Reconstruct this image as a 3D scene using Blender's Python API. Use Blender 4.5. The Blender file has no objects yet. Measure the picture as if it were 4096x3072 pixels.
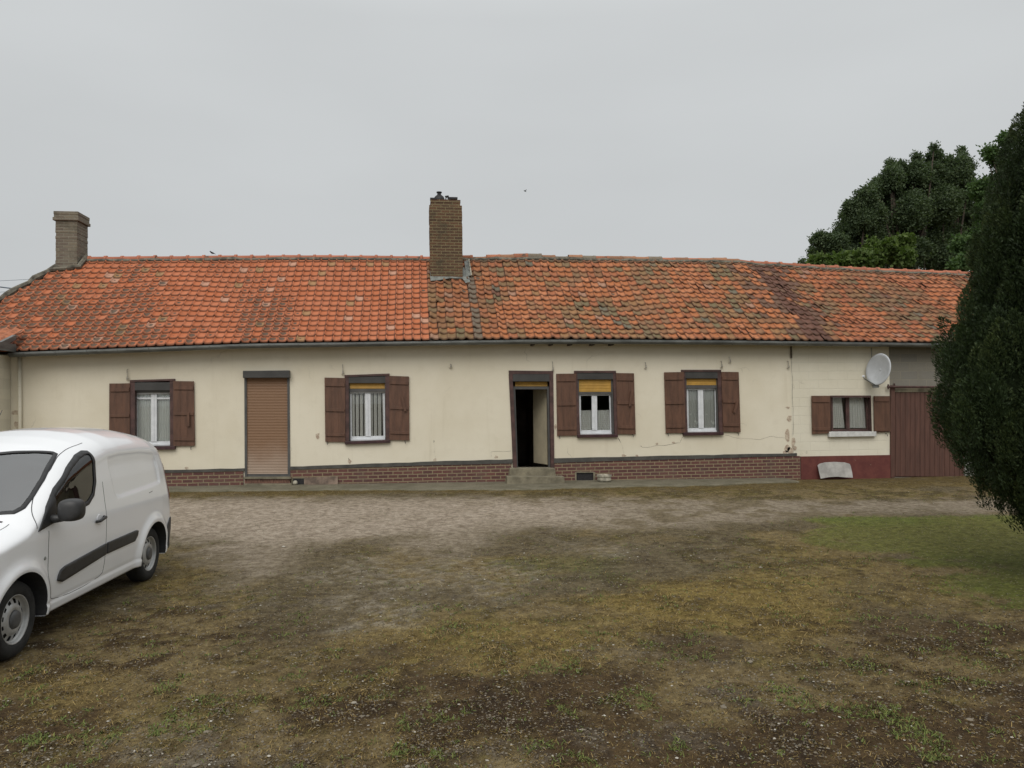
import bpy, bmesh, math, random
import numpy as np
from mathutils import Vector, Matrix
R = math.radians
rnd = random.Random(7)
rng = np.random.default_rng(7)
scene = bpy.context.scene
col = scene.collection

# ------------------------------------------------------------------ camera
F = 3050.0; YAW = R(7.2); PITCH = R(1.25); ROLL = R(.65); CAM = np.array([0., -17.5, 1.95])
def cam_basis():
    cy, sy, cp, sp = math.cos(YAW), math.sin(YAW), math.cos(PITCH), math.sin(PITCH)
    fwd = np.array([sy*cp, cy*cp, sp]); right = np.array([cy, -sy, 0.]); up = np.cross(right, fwd)
    cr, sr = math.cos(ROLL), math.sin(ROLL)
    return cr*right-sr*up, sr*right+cr*up, fwd
CR, CU, CF = cam_basis()
cam_d = bpy.data.cameras.new("camera"); cam = bpy.data.objects.new("camera", cam_d); col.objects.link(cam)
cam_d.sensor_width = 36; cam_d.lens = F/4096*36; cam_d.clip_end = 3000; cam_d.clip_start = .05
cam.matrix_world = Matrix(((CR[0], CU[0], -CF[0], CAM[0]), (CR[1], CU[1], -CF[1], CAM[1]), (CR[2], CU[2], -CF[2], CAM[2]), (0, 0, 0, 1)))
scene.camera = cam
# ------------------------------------------------------------------ sky, sun, exposure
world = bpy.data.worlds.new("World"); scene.world = world; world.use_nodes = True
SUN_EL, SUN_AZ = R(44), R(196)      # behind the camera, a little to the left
def build_world():
    nt = world.node_tree; N = nt.nodes; L = nt.links; N.clear()
    out = N.new('ShaderNodeOutputWorld'); bg = N.new('ShaderNodeBackground'); bg.inputs[1].default_value = .1
    sky = N.new('ShaderNodeTexSky'); sky.sky_type = 'NISHITA'; sky.sun_disc = False
    sky.sun_elevation = SUN_EL; sky.sun_rotation = SUN_AZ; sky.dust_density = 3; sky.air_density = 1.5
    hs = N.new('ShaderNodeHueSaturation'); hs.inputs['Saturation'].default_value = .1
    tc = N.new('ShaderNodeTexCoord'); sep = N.new('ShaderNodeSeparateXYZ')
    L.new(tc.outputs['Generated'], sep.inputs[0])
    ramp = N.new('ShaderNodeValToRGB'); e = ramp.color_ramp.elements
    e[0].position = 0; e[0].color = (.560, .580, .588, 1); e[1].position = 1; e[1].color = (1.02, 1.04, 1.04, 1)
    a = e.new(.22); a.color = (.568, .590, .600, 1); b = e.new(.45); b.color = (.625, .648, .658, 1); c2 = e.new(.6); c2.color = (.88, .91, .915, 1)
    L.new(sep.outputs[2], ramp.inputs[0])
    noi = N.new('ShaderNodeTexNoise'); noi.inputs['Scale'].default_value = 1.6; noi.inputs['Detail'].default_value = 5; noi.inputs['Roughness'].default_value = .45
    mp = N.new('ShaderNodeMapping'); mp.inputs['Scale'].default_value = (1, 1, 3); L.new(tc.outputs['Generated'], mp.inputs[0]); L.new(mp.outputs[0], noi.inputs['Vector'])
    mr = N.new('ShaderNodeMapRange'); mr.inputs[1].default_value = .3; mr.inputs[2].default_value = .7; mr.inputs[3].default_value = 9.2; mr.inputs[4].default_value = 10.3
    L.new(noi.outputs[0], mr.inputs[0])
    sc = N.new('ShaderNodeVectorMath'); sc.operation = 'SCALE'; L.new(ramp.outputs[0], sc.inputs[0]); L.new(mr.outputs[0], sc.inputs['Scale'])
    mix = N.new('ShaderNodeMix'); mix.data_type = 'RGBA'; mix.inputs[0].default_value = .93
    L.new(sky.outputs[0], hs.inputs['Color']); L.new(hs.outputs[0], mix.inputs[6]); L.new(sc.outputs[0], mix.inputs[7])
    L.new(mix.outputs[2], bg.inputs[0]); L.new(bg.outputs[0], out.inputs[0])
build_world()
sd = bpy.data.lights.new("sun", 'SUN'); sun = bpy.data.objects.new("sun", sd); col.objects.link(sun)
sd.energy = 1.5; sd.angle = R(42); sd.color = (1, .96, .9)
sdir = Vector((math.sin(SUN_AZ)*math.cos(SUN_EL), math.cos(SUN_AZ)*math.cos(SUN_EL), math.sin(SUN_EL)))
sun.rotation_euler = sdir.to_track_quat('Z', 'Y').to_euler()
vs = scene.view_settings; vs.view_transform = 'Standard'; vs.look = 'None'; vs.exposure = 0; vs.gamma = 1
scene.render.engine = 'CYCLES'

# ------------------------------------------------------------------ pixel -> place helpers (photo pixels, 4096 wide)
def ray(px, py):
    d = CF + CR*((px-2048)/F) - CU*((py-1536)/F); return d
def on_y(px, py, y=0.):
    d = ray(px, py); t = (y-CAM[1])/d[1]; return CAM + d*t
def on_x(px, py, x):
    d = ray(px, py); return CAM + d*((x-CAM[0])/d[0])
def at_depth(px, py, dep):
    return CAM + ray(px, py)*dep
def project(P):
    d = np.asarray(P, float)-CAM; z = d@CF
    return 2048+F*(d@CR)/z, 1536-F*(d@CU)/z, z

# ------------------------------------------------------------------ mesh helpers
def tag(o, label=None, cat=None, group=None, kind=None):
    if label: o['label'] = label
    if cat: o['category'] = cat
    if group: o['group'] = group
    if kind: o['kind'] = kind
    return o
def empty(name, loc, rz=0, label=None, cat=None, group=None):
    o = bpy.data.objects.new(name, None); col.objects.link(o); o.location = loc; o.rotation_euler = (0, 0, rz)
    o.empty_display_size = .2
    return tag(o, label, cat, group)
def setparent(o, parent):
    if parent is not None:
        o.parent = parent
        if parent.type == 'EMPTY' or parent.parent is not None or True:
            root = parent
            while root.parent: root = root.parent
            # vertices were given in world space unless the root is a local builder
            if not root.get('_local'):
                pass
class MB:
    def __init__(s): s.v = []; s.f = []; s.mi = []; s.smooth = False
    def add(s, vs, fs, mi=0):
        n = len(s.v); s.v += [tuple(map(float, v)) for v in vs]
        for f in fs: s.f.append(tuple(i+n for i in f)); s.mi.append(mi)
        return s
    def box(s, x0, x1, y0, y1, z0, z1, mi=0):
        return s.add([(x0, y0, z0), (x1, y0, z0), (x1, y1, z0), (x0, y1, z0), (x0, y0, z1), (x1, y0, z1), (x1, y1, z1), (x0, y1, z1)],
                     [(0, 3, 2, 1), (4, 5, 6, 7), (0, 1, 5, 4), (1, 2, 6, 5), (2, 3, 7, 6), (3, 0, 4, 7)], mi)
    def prism(s, pts, y0, y1, mi=0):           # outline of (x,z) seen from -y, clockwise or not; front y0, back y1
        n = len(pts)
        v = [(p[0], y0, p[1]) for p in pts]+[(p[0], y1, p[1]) for p in pts]
        a = sum(pts[i][0]*pts[(i+1) % n][1]-pts[(i+1) % n][0]*pts[i][1] for i in range(n))
        fr = tuple(range(n)); bk = tuple(range(2*n-1, n-1, -1)); sd_ = [(i, n+i, n+(i+1) % n, (i+1) % n) for i in range(n)]
        fs = [fr, bk]+sd_
        if a < 0: fs = [tuple(reversed(f)) for f in fs]
        return s.add(v, fs, mi)
    def tube(s, pts, r, n=8, mi=0, cap=True):
        pts = [Vector(p) for p in pts]; rs = r if hasattr(r, '__len__') else [r]*len(pts); rings = []
        for i, p in enumerate(pts):
            d = (pts[min(i+1, len(pts)-1)]-pts[max(i-1, 0)]).normalized()
            a = d.cross(Vector((0, 0, 1)) if abs(d.z) < .9 else Vector((1, 0, 0))).normalized(); b = d.cross(a)
            rings.append([p+(a*math.cos(t)+b*math.sin(t))*rs[i] for t in [2*math.pi*k/n for k in range(n)]])
        v = [q for r_ in rings for q in r_]; f = []
        for i in range(len(pts)-1):
            for k in range(n): f.append((i*n+k, i*n+(k+1) % n, (i+1)*n+(k+1) % n, (i+1)*n+k))
        if cap: f.append(tuple(range(n-1, -1, -1))); f.append(tuple((len(pts)-1)*n+k for k in range(n)))
        return s.add(v, f, mi)
    def lathe(s, prof, c, axis='z', n=24, mi=0):   # prof: (r, h)
        v = []; f = []
        for r, h in prof:
            for k in range(n):
                t = 2*math.pi*k/n; a, b = r*math.cos(t), r*math.sin(t)
                p = {'z': (a, b, h), 'y': (a, h, b), 'x': (h, a, b)}[axis]
                v.append((p[0]+c[0], p[1]+c[1], p[2]+c[2]))
        for i in range(len(prof)-1):
            for k in range(n): f.append((i*n+k, i*n+(k+1) % n, (i+1)*n+(k+1) % n, (i+1)*n+k))
        return s.add(v, f, mi)
    # boxes traced from the photo's own outline on a wall plane
    def pbox(s, q, y0, y1, mi=0):
        if len(q) == 4 and not hasattr(q[0], '__len__'):
            x0, ya, x1, yb = q; q = [(x0, ya), (x1, ya), (x1, yb), (x0, yb)]
        pts = [on_y(a, b, y0) for a, b in q]
        return s.prism([(p[0], p[2]) for p in pts], y0, y1, mi)
    def build(s, name, mats, parent=None, smooth=False, origin=None, bevel=0):
        me = bpy.data.meshes.new(name); me.from_pydata(s.v, [], s.f)
        if not isinstance(mats, (list, tuple)): mats = [mats]
        for m in mats: me.materials.append(m)
        if len(mats) > 1: me.polygons.foreach_set('material_index', s.mi)
        if smooth: me.polygons.foreach_set('use_smooth', [True]*len(me.polygons))
        bm = bmesh.new(); bm.from_mesh(me); bmesh.ops.recalc_face_normals(bm, faces=bm.faces); bm.to_mesh(me); bm.free()
        o = bpy.data.objects.new(name, me); col.objects.link(o)
        if bevel:
            b = o.modifiers.new('bevel', 'BEVEL'); b.width = bevel; b.segments = 2; b.limit_method = 'ANGLE'; b.angle_limit = R(40)
        if parent is not None: o.parent = parent
        return o
def npmesh(name, V, Fq, mat, attrs=None, smooth=False, parent=None, uv=None, k=None):
    me = bpy.data.meshes.new(name); V = np.ascontiguousarray(V, np.float32); Fq = np.ascontiguousarray(Fq, np.int32); k = Fq.shape[1]
    me.vertices.add(len(V)); me.vertices.foreach_set('co', V.ravel())
    me.loops.add(Fq.size); me.loops.foreach_set('vertex_index', Fq.ravel())
    me.polygons.add(len(Fq)); me.polygons.foreach_set('loop_start', np.arange(0, Fq.size, k, dtype=np.int32))
    if smooth: me.polygons.foreach_set('use_smooth', np.ones(len(Fq), bool))
    me.update(calc_edges=True)
    for n_, a in (attrs or {}).items():
        a = np.ascontiguousarray(a, np.float32)
        if a.ndim == 1: at = me.attributes.new(n_, 'FLOAT', 'POINT'); at.data.foreach_set('value', a)
        elif a.shape[1] == 3: at = me.attributes.new(n_, 'FLOAT_VECTOR', 'POINT'); at.data.foreach_set('vector', a.ravel())
    me.materials.append(mat); me.validate()
    o = bpy.data.objects.new(name, me); col.objects.link(o)
    if parent is not None: o.parent = parent
    return o
def local_under(o, root):
    """o was built in world space; root stands at its base: keep o where it is."""
    o.parent = root
    root_m = Matrix.Translation(root.location) @ root.rotation_euler.to_matrix().to_4x4()
    o.data.transform(root_m.inverted())
    return o

# value noise
def vnoise(x, y, seed=0):
    g = np.random.default_rng(seed).random((256, 256))
    xi = np.floor(x).astype(int); yi = np.floor(y).astype(int); fx = x-xi; fy = y-yi
    fx = fx*fx*(3-2*fx); fy = fy*fy*(3-2*fy)
    a = g[xi % 256, yi % 256]; b = g[(xi+1) % 256, yi % 256]; c = g[xi % 256, (yi+1) % 256]; d = g[(xi+1) % 256, (yi+1) % 256]
    return (a*(1-fx)+b*fx)*(1-fy)+(c*(1-fx)+d*fx)*fy
def fbm(x, y, sc, oct=4, seed=0, gain=.5):
    s = 0; a = 1; t = 0
    for i in range(oct): s = s+a*vnoise(x*sc+17.3*i+100, y*sc+9.1*i+100, seed+i); t += a; a *= gain; sc *= 2.07
    return s/t
def sstep(a, b, x): t = np.clip((x-a)/(b-a), 0, 1); return t*t*(3-2*t)

# ------------------------------------------------------------------ materials
class NT:
    def __init__(s, name):
        s.m = bpy.data.materials.new(name); s.m.use_nodes = True; s.t = s.m.node_tree; s.t.nodes.clear()
        s.out = s.n('ShaderNodeOutputMaterial'); s.b = s.n('ShaderNodeBsdfPrincipled'); s.l(s.b.outputs[0], s.out.inputs[0])
    def n(s, t, **k):
        o = s.t.nodes.new(t)
        for a, b in k.items(): setattr(o, a, b)
        return o
    def l(s, a, b): s.t.links.new(a, b)
    def set(s, inp, v):
        if hasattr(v, 'is_linked') or hasattr(v, 'links'): s.l(v, inp)
        else: inp.default_value = v
    def coord(s, scale=(1, 1, 1), kind='Object'):
        tc = s.n('ShaderNodeTexCoord'); mp = s.n('ShaderNodeMapping'); mp.inputs['Scale'].default_value = scale
        s.l(tc.outputs[kind], mp.inputs[0]); return mp.outputs[0]
    def noise(s, sc, det=4, rough=.55, vec=None, dist=0):
        o = s.n('ShaderNodeTexNoise'); o.inputs['Scale'].default_value = sc; o.inputs['Detail'].default_value = det
        o.inputs['Roughness'].default_value = rough; o.inputs['Distortion'].default_value = dist
        s.l(vec if vec is not None else s.coord(), o.inputs['Vector']); return o.outputs[0]
    def mr(s, v, a, b, c=0., d=1.):
        o = s.n('ShaderNodeMapRange'); o.interpolation_type = 'SMOOTHSTEP'; s.l(v, o.inputs[0])
        for i, q in enumerate((a, b, c, d)): o.inputs[i+1].default_value = q
        return o.outputs[0]
    def mix(s, f, a, b, mode='MIX'):
        o = s.n('ShaderNodeMix', data_type='RGBA', blend_type=mode); s.set(o.inputs[0], f)
        for i, q in ((6, a), (7, b)):
            if isinstance(q, tuple): o.inputs[i].default_value = q+(1,) if len(q) == 3 else q
            else: s.l(q, o.inputs[i])
        return o.outputs[2]
    def math(s, op, a, b=0.):
        o = s.n('ShaderNodeMath', operation=op); s.set(o.inputs[0], a); s.set(o.inputs[1], b); return o.outputs[0]
    def attr(s, name):
        o = s.n('ShaderNodeAttribute'); o.attribute_name = name; return o
    def bump(s, h, st=.3, dist=.01):
        o = s.n('ShaderNodeBump'); o.inputs['Strength'].default_value = st; o.inputs['Distance'].default_value = dist
        s.l(h, o.inputs['Height']); s.l(o.outputs[0], s.b.inputs['Normal']); return o
    def color(s, c):
        i = s.b.inputs['Base Color']
        if isinstance(c, tuple): i.default_value = c+(1,)
        else: s.l(c, i)
    def rough(s, r): s.set(s.b.inputs['Roughness'], r)
def simple(name, c, rough=.6, var=.12, sc=6, bumpst=.15, metal=0, dark=None, sc2=60, coat=0, stretch=(1, 1, 1)):
    m = NT(name); v = m.coord(stretch)
    n1 = m.noise(sc, 5, .6, v); n2 = m.noise(sc2, 3, .6, v)
    c2 = dark or tuple(x*(1-2.2*var) for x in c); c1 = tuple(min(1, x*(1+var)) for x in c)
    cc = m.mix(m.mr(n1, .3, .7), c2, c1); cc = m.mix(m.math('MULTIPLY', m.mr(n2, .35, .75), var), cc, tuple(x*.4 for x in c))
    m.color(cc); m.rough(rough); m.b.inputs['Metallic'].default_value = metal
    if coat: m.b.inputs['Coat Weight'].default_value = coat; m.b.inputs['Coat Roughness'].default_value = .05
    if bumpst: m.bump(n2, bumpst, .004)
    return m.m

M = {}
def make_mats():
    # cream render
    def render_mat(name, base, blocks=False):
        m = NT(name); v = m.coord()
        big = m.noise(.45, 5, .6, v); mid = m.noise(3.2, 6, .65, v); fine = m.noise(55, 3, .7, v)
        c = m.mix(m.mr(big, .35, .68), base, tuple(x*k for x, k in zip(base, (.90, .885, .85))))
        c = m.mix(m.math('MULTIPLY', m.mr(mid, .52, .72), .30), c, tuple(x*k for x, k in zip(base, (.82, .80, .76))))
        st = m.noise(1.6, 5, .7, m.coord((3.2, 1, .22)))      # rain streaks running down
        c = m.mix(m.math('MULTIPLY', m.mr(st, .55, .78), .32), c, tuple(x*k for x, k in zip(base, (.70, .67, .60))))
        c = m.mix(m.math('MULTIPLY', m.mr(fine, .45, .8), .16), c, tuple(x*.6 for x in base))
        # soil splash near the plinth has a shape of its own
        sep = m.n('ShaderNodeSeparateXYZ'); m.l(v, sep.inputs[0])
        # thin cracks
        vo = m.n('ShaderNodeTexVoronoi', feature='DISTANCE_TO_EDGE'); vo.inputs['Scale'].default_value = .42
        wob = m.n('ShaderNodeTexNoise'); wob.inputs['Scale'].default_value = 2.3; wob.inputs['Detail'].default_value = 5; m.l(v, wob.inputs['Vector'])
        add = m.n('ShaderNodeVectorMath', operation='MULTIPLY_ADD'); m.l(wob.outputs['Color'], add.inputs[0]); add.inputs[1].default_value = (.7, .7, .7); m.l(v, add.inputs[2]); m.l(add.outputs[0], vo.inputs['Vector'])
        cr = m.math('MULTIPLY', m.mr(vo.outputs['Distance'], .0015, .005, 1, 0), m.mr(m.noise(.9, 2, .5, v), .56, .66))
        c = m.mix(m.math('MULTIPLY', cr, .30), c, (.16, .14, .11))
        h = m.math('ADD', m.math('MULTIPLY', fine, .5), mid)
        if blocks:
            br = m.n('ShaderNodeTexBrick'); br.inputs['Scale'].default_value = 1; br.inputs['Brick Width'].default_value = .5; br.inputs['Row Height'].default_value = .215
            br.inputs['Mortar Size'].default_value = .008; br.inputs['Mortar Smooth'].default_value = .6
            sw = m.n('ShaderNodeCombineXYZ'); m.l(sep.outputs[0], sw.inputs[0]); m.l(sep.outputs[2], sw.inputs[1]); m.l(sw.outputs[0], br.inputs['Vector'])
            c = m.mix(m.math('MULTIPLY', br.outputs['Fac'], .16), c, tuple(x*.55 for x in base)); h = m.math('SUBTRACT', h, m.math('MULTIPLY', br.outputs['Fac'], .8))
        m.color(c); m.rough(.88); m.bump(h, .5, .008); return m.m
    M['render'] = render_mat('cream_render', (.74, .685, .555))
    M['render_block'] = render_mat('cream_painted_blocks', (.73, .69, .57), True)
    def brick(name, c1, c2, mort, bw=.22, rh=.0775, ms=.011, wear=.35, moss=None, swap=True, dirt=(.12, .10, .08)):
        m = NT(name); v = m.coord(); sep = m.n('ShaderNodeSeparateXYZ'); m.l(v, sep.inputs[0])
        sw = m.n('ShaderNodeCombineXYZ'); m.l(m.math('ADD', sep.outputs[0], sep.outputs[1]), sw.inputs[0]); m.l(sep.outputs[2], sw.inputs[1])
        wob = m.n('ShaderNodeTexNoise'); wob.inputs['Scale'].default_value = 9; m.l(v, wob.inputs['Vector'])
        ad = m.n('ShaderNodeVectorMath', operation='MULTIPLY_ADD'); m.l(wob.outputs['Color'], ad.inputs[0]); ad.inputs[1].default_value = (.012, .012, .012); m.l(sw.outputs[0], ad.inputs[2])
        br = m.n('ShaderNodeTexBrick'); br.inputs['Scale'].default_value = 1; br.inputs['Brick Width'].default_value = bw; br.inputs['Row Height'].default_value = rh
        br.inputs['Mortar Size'].default_value = ms; br.inputs['Mortar Smooth'].default_value = .25; br.inputs['Bias'].default_value = 0
        br.inputs['Color1'].default_value = c1+(1,); br.inputs['Color2'].default_value = c2+(1,); br.inputs['Mortar'].default_value = mort+(1,)
        m.l(ad.outputs[0], br.inputs['Vector'])
        n1 = m.noise(2.2, 5, .65, v); n2 = m.noise(35, 4, .7, v)
        c = m.mix(m.math('MULTIPLY', m.mr(n1, .45, .75), wear), br.outputs['Color'], dirt)
        c = m.mix(m.math('MULTIPLY', m.mr(n2, .4, .8), .3), c, tuple(x*.35 for x in c1))
        if moss: c = m.mix(m.math('MULTIPLY', m.mr(m.noise(4.5, 6, .7, v), .50, .66), .75), c, moss)
        m.color(c); m.rough(.9); h = m.math('SUBTRACT', m.math('MULTIPLY', n2, .5), br.outputs['Fac']); m.bump(h, .6, .008); return m.m
    M['brick'] = brick('plinth_brick', (.098, .042, .038), (.150, .062, .050), (.26, .205, .125), .222, .0785, .0115, .35)
    M['chim'] = brick('chimney_brick', (.085, .050, .030), (.150, .078, .040), (.20, .16, .085), .22, .075, .012, .95, None, dirt=(.070, .058, .034))
    M['chim_grey'] = brick('weathered_chimney_brick', (.21, .175, .125), (.15, .115, .09), (.23, .21, .165), .22, .072, .010, .7, (.12, .105, .075), dirt=(.27, .25, .19))
    M['block'] = brick('concrete_block', (.235, .22, .18), (.20, .19, .165), (.26, .24, .19), .46, .215, .010, .4, dirt=(.19, .17, .13))
    # painted red plinth, paint flaking low down
    m = NT('red_plinth_paint'); v = m.coord(); n = m.noise(5, 5, .65, v); c = m.mix(m.mr(n, .3, .7), (.105, .026, .022), (.145, .042, .032))
    fl = m.noise(7, 6, .75, v); c = m.mix(m.mr(fl, .665, .70), c, (.33, .28, .21)); m.color(c); m.rough(.8); m.bump(n, .3, .006); M['redplinth'] = m.m
    M['band'] = simple('dark_band_paint', (.072, .068, .060), .75, .25, 5, .4, dark=(.05, .047, .042))
    M['shutter'] = simple('brown_shutter_paint', (.122, .058, .034), .55, .13, 4, .25, stretch=(3, 1, .6))
    M['surround'] = simple('brown_surround_paint', (.085, .042, .036), .6, .2, 6, .25)
    M['sill'] = simple('plum_sill_paint', (.055, .022, .024), .45, .2, 8, .2)
    M['white'] = simple('white_pvc', (.68, .70, .72), .35, .05, 8, .05)
    M['sillwhite'] = simple('white_sill', (.62, .62, .60), .6, .08, 8, .1)
    M['box'] = simple('charcoal_roller_box', (.052, .050, .047), .45, .12, 3, .05)
    M['guide'] = simple('charcoal_guide', (.085, .083, .080), .5, .12, 3, .05)
    M['yellow'] = simple('ochre_slats', (.52, .30, .055), .5, .08, 5, .05)
    M['zinc'] = simple('grey_gutter', (.15, .158, .15), .45, .2, 2.2, .1, metal=.2, stretch=(1, 1, 4))
    M['wood'] = simple('old_timber', (.09, .07, .05), .8, .3, 5, .3)
    M['iron'] = simple('dark_iron', (.05, .048, .045), .6, .2, 30, .2)
    M['porcelain'] = simple('dirty_porcelain', (.42, .39, .33), .4, .2, 30, .1)
    M['interior'] = simple('dim_room_wall', (.32, .27, .21), .9, .2, 2, .1)
    M['doorleaf'] = simple('cream_door_leaf', (.52, .46, .33), .5, .06, 3, .05)
    M['gardoor'] = simple('brown_plank_paint', (.105, .048, .034), .6, .12, 3, .2, stretch=(4, 1, .5))
    M['concrete'] = simple('old_concrete', (.22, .195, .135), .9, .2, 4, .5)
    M['lead'] = simple('lead_flashing', (.20, .21, .19), .6, .25, 8, .3)
    M['mortar'] = simple('verge_mortar', (.17, .155, .12), .95, .3, 6, .6, sc2=25)
    M['soot_shade'] = simple('soot_and_shade_black', (.018, .016, .018), .6, .3, 30, .3)  # soot on the cowls, painted shade in the vent holes, also the birds
    M['dish'] = simple('pale_grey_dish', (.50, .52, .54), .45, .07, 3, .02)
    M['panel'] = simple('grey_board', (.40, .385, .36), .8, .15, 3, .25)
    M['stone'] = simple('pale_stone', (.42, .39, .31), .9, .25, 9, .5)
    M['wire'] = simple('cable', (.10, .13, .17), .6, .1, 5, 0)
    # roller shutter lowered over the first door: brown, faded low down (own fading)
    m = NT('brown_roller_slats'); v = m.coord(); sep = m.n('ShaderNodeSeparateXYZ'); m.l(v, sep.inputs[0])
    n = m.noise(2.5, 4, .6, v); f = m.mr(m.math('ADD', sep.outputs[2], m.math('MULTIPLY', n, .5)), .55, 1.45, 1, 0)
    c = m.mix(f, (.23, .125, .062), (.38, .285, .215)); m.color(c); m.rough(.5); M['slats'] = m.m
    # curtains
    def cloth(name, c, tr, pat=None):
        m = NT(name); tb = m.n('ShaderNodeBsdfTransparent'); df = m.n('ShaderNodeBsdfDiffuse'); tl = m.n('ShaderNodeBsdfTranslucent')
        df.inputs[0].default_value = c+(1,); tl.inputs[0].default_value = c+(1,)
        mx = m.n('ShaderNodeMixShader'); mx.inputs[0].default_value = .3; m.l(df.outputs[0], mx.inputs[1]); m.l(tl.outputs[0], mx.inputs[2])
        mx.inputs[0].default_value = .08; m2 = m.n('ShaderNodeMixShader'); f = None
        if pat == 'flower':
            vo = m.n('ShaderNodeTexVoronoi'); vo.inputs['Scale'].default_value = 6.5; m.l(m.coord((1, .01, 1)), vo.inputs['Vector'])
            f = m.mr(vo.outputs['Distance'], .22, .32, .95, 1-tr)
        elif pat == 'stripe':
            sx = m.n('ShaderNodeSeparateXYZ'); m.l(m.coord(), sx.inputs[0]); f = m.mr(m.math('SINE', m.math('MULTIPLY', sx.outputs[0], 68.)), .45, .7, 1-tr, .12)
        elif pat == 'lace':
            vo = m.n('ShaderNodeTexVoronoi', feature='DISTANCE_TO_EDGE'); vo.inputs['Scale'].default_value = 22; vo.inputs['Randomness'].default_value = .3; m.l(m.coord((1, .01, 1)), vo.inputs['Vector'])
            f = m.mr(vo.outputs['Distance'], .08, .2, .95, 1-tr)
        if f is None: m2.inputs[0].default_value = 1-tr
        else: m.l(f, m2.inputs[0])
        m.l(tb.outputs[0], m2.inputs[1]); m.l(mx.outputs[0], m2.inputs[2]); m.l(m2.outputs[0], m.out.inputs[0]); return m.m
    M['voile'] = cloth('grey_voile', (.9, .9, .87), .06); M['flower'] = cloth('flowered_net', (.9, .9, .86), .32, 'flower')
    M['lace'] = cloth('lace_net', (.9, .88, .84), .15, 'lace'); M['blind'] = cloth('striped_blind', (.88, .85, .80), .05, 'stripe')
    def glass(name, tint, rough=0.0, ior=1.5, f0=None):
        m = NT(name); tb = m.n('ShaderNodeBsdfTransparent'); tb.inputs[0].default_value = tint+(1,); gl = m.n('ShaderNodeBsdfGlossy'); gl.inputs['Roughness'].default_value = rough
        fr = m.n('ShaderNodeFresnel'); fr.inputs[0].default_value = ior; mx = m.n('ShaderNodeMixShader')
        m.l(fr.outputs[0], mx.inputs[0]); m.l(tb.outputs[0], mx.inputs[1]); m.l(gl.outputs[0], mx.inputs[2]); m.l(mx.outputs[0], m.out.inputs[0]); return m.m
    M['glass'] = glass('window_glass', (.96, .975, .97)); M['carglass'] = glass('car_glass', (.55, .62, .60), 0, 1.75); M['screen'] = glass('windscreen_glass', (.66, .72, .70), 0, 3.6)
    # tiles
    def tiles(name, old):
        m = NT(name); tc = m.attr('tint'); uv = m.attr('tuv'); sp = m.attr('spot'); v = m.coord()
        sep = m.n('ShaderNodeSeparateXYZ'); m.l(uv.outputs['Vector'], sep.inputs[0])
        c = tc.outputs['Color']; n1 = m.noise(14, 5, .7, v); n2 = m.noise(60, 3, .7, v)
        c = m.mix(m.math('MULTIPLY', m.mr(n1, .45, .75), .55 if old else .22), c, (.15, .080, .036) if old else (.28, .105, .045))
        # darker along the side lap and at the butt edge of each tile
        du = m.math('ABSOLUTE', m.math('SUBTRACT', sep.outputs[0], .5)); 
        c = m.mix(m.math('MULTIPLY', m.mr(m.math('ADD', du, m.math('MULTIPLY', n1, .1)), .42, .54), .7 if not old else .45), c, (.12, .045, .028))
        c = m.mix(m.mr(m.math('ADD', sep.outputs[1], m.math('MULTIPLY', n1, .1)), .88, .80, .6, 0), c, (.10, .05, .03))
        # lichen blob
        dx = m.math('SUBTRACT', sep.outputs[0], .46); dy = m.math('SUBTRACT', sep.outputs[1], .42)
        d = m.math('SQRT', m.math('ADD', m.math('MULTIPLY', dx, dx), m.math('MULTIPLY', dy, dy)))
        d = m.math('ADD', d, m.math('MULTIPLY', m.math('SUBTRACT', n1, .5), .55)); d = m.math('SUBTRACT', d, m.math('MULTIPLY', sp.outputs['Fac'], .62))
        bl = m.mr(d, -.16, -.04, .9, 0); c = m.mix(bl, c, m.mix(m.mr(n2, .4, .6), (.055, .040, .028), (.105, .088, .060)))
        c = m.mix(m.math('MULTIPLY', m.mr(n2, .5, .8), .3), c, (.12, .055, .03))
        m.color(c); m.rough(.85); m.bump(m.math('ADD', n2, n1), .5, .006); return m.m
    M['tile_new'] = tiles('orange_roof_tile', False); M['tile_old'] = tiles('old_pantile', True)
    # foliage
    def leaf(name, c1, c2, c3, tr=.35):
        m = NT(name); a = m.attr('lv'); c = m.mix(m.mr(a.outputs['Fac'], 0, .55), c1, c2); c = m.mix(m.mr(a.outputs['Fac'], .55, 1), c, c3)
        m.color(c); m.rough(.6); m.b.inputs['Specular IOR Level'].default_value = .25
        tl = m.n('ShaderNodeBsdfTranslucent'); m.l(m.mix(1., c, (1.1, 1.3, .6), 'MULTIPLY'), tl.inputs[0]); mx = m.n('ShaderNodeMixShader'); mx.inputs[0].default_value = tr
        m.l(m.b.outputs[0], mx.inputs[1]); m.l(tl.outputs[0], mx.inputs[2]); m.l(mx.outputs[0], m.out.inputs[0]); return m.m
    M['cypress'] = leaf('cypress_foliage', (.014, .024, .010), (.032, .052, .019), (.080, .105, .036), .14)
    M['darkleaf'] = leaf('dark_tree_leaf', (.050, .075, .040), (.076, .108, .054), (.115, .150, .072), .3)
    M['limeleaf'] = leaf('yellow_green_leaf', (.060, .095, .024), (.090, .135, .034), (.13, .175, .05), .3)
    M['midleaf'] = leaf('mid_green_leaf', (.045, .085, .028), (.07, .12, .04), (.11, .17, .06), .3)
    M['bark'] = simple('bark', (.06, .045, .03), .9, .3, 8, .6)
make_mats()
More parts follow.
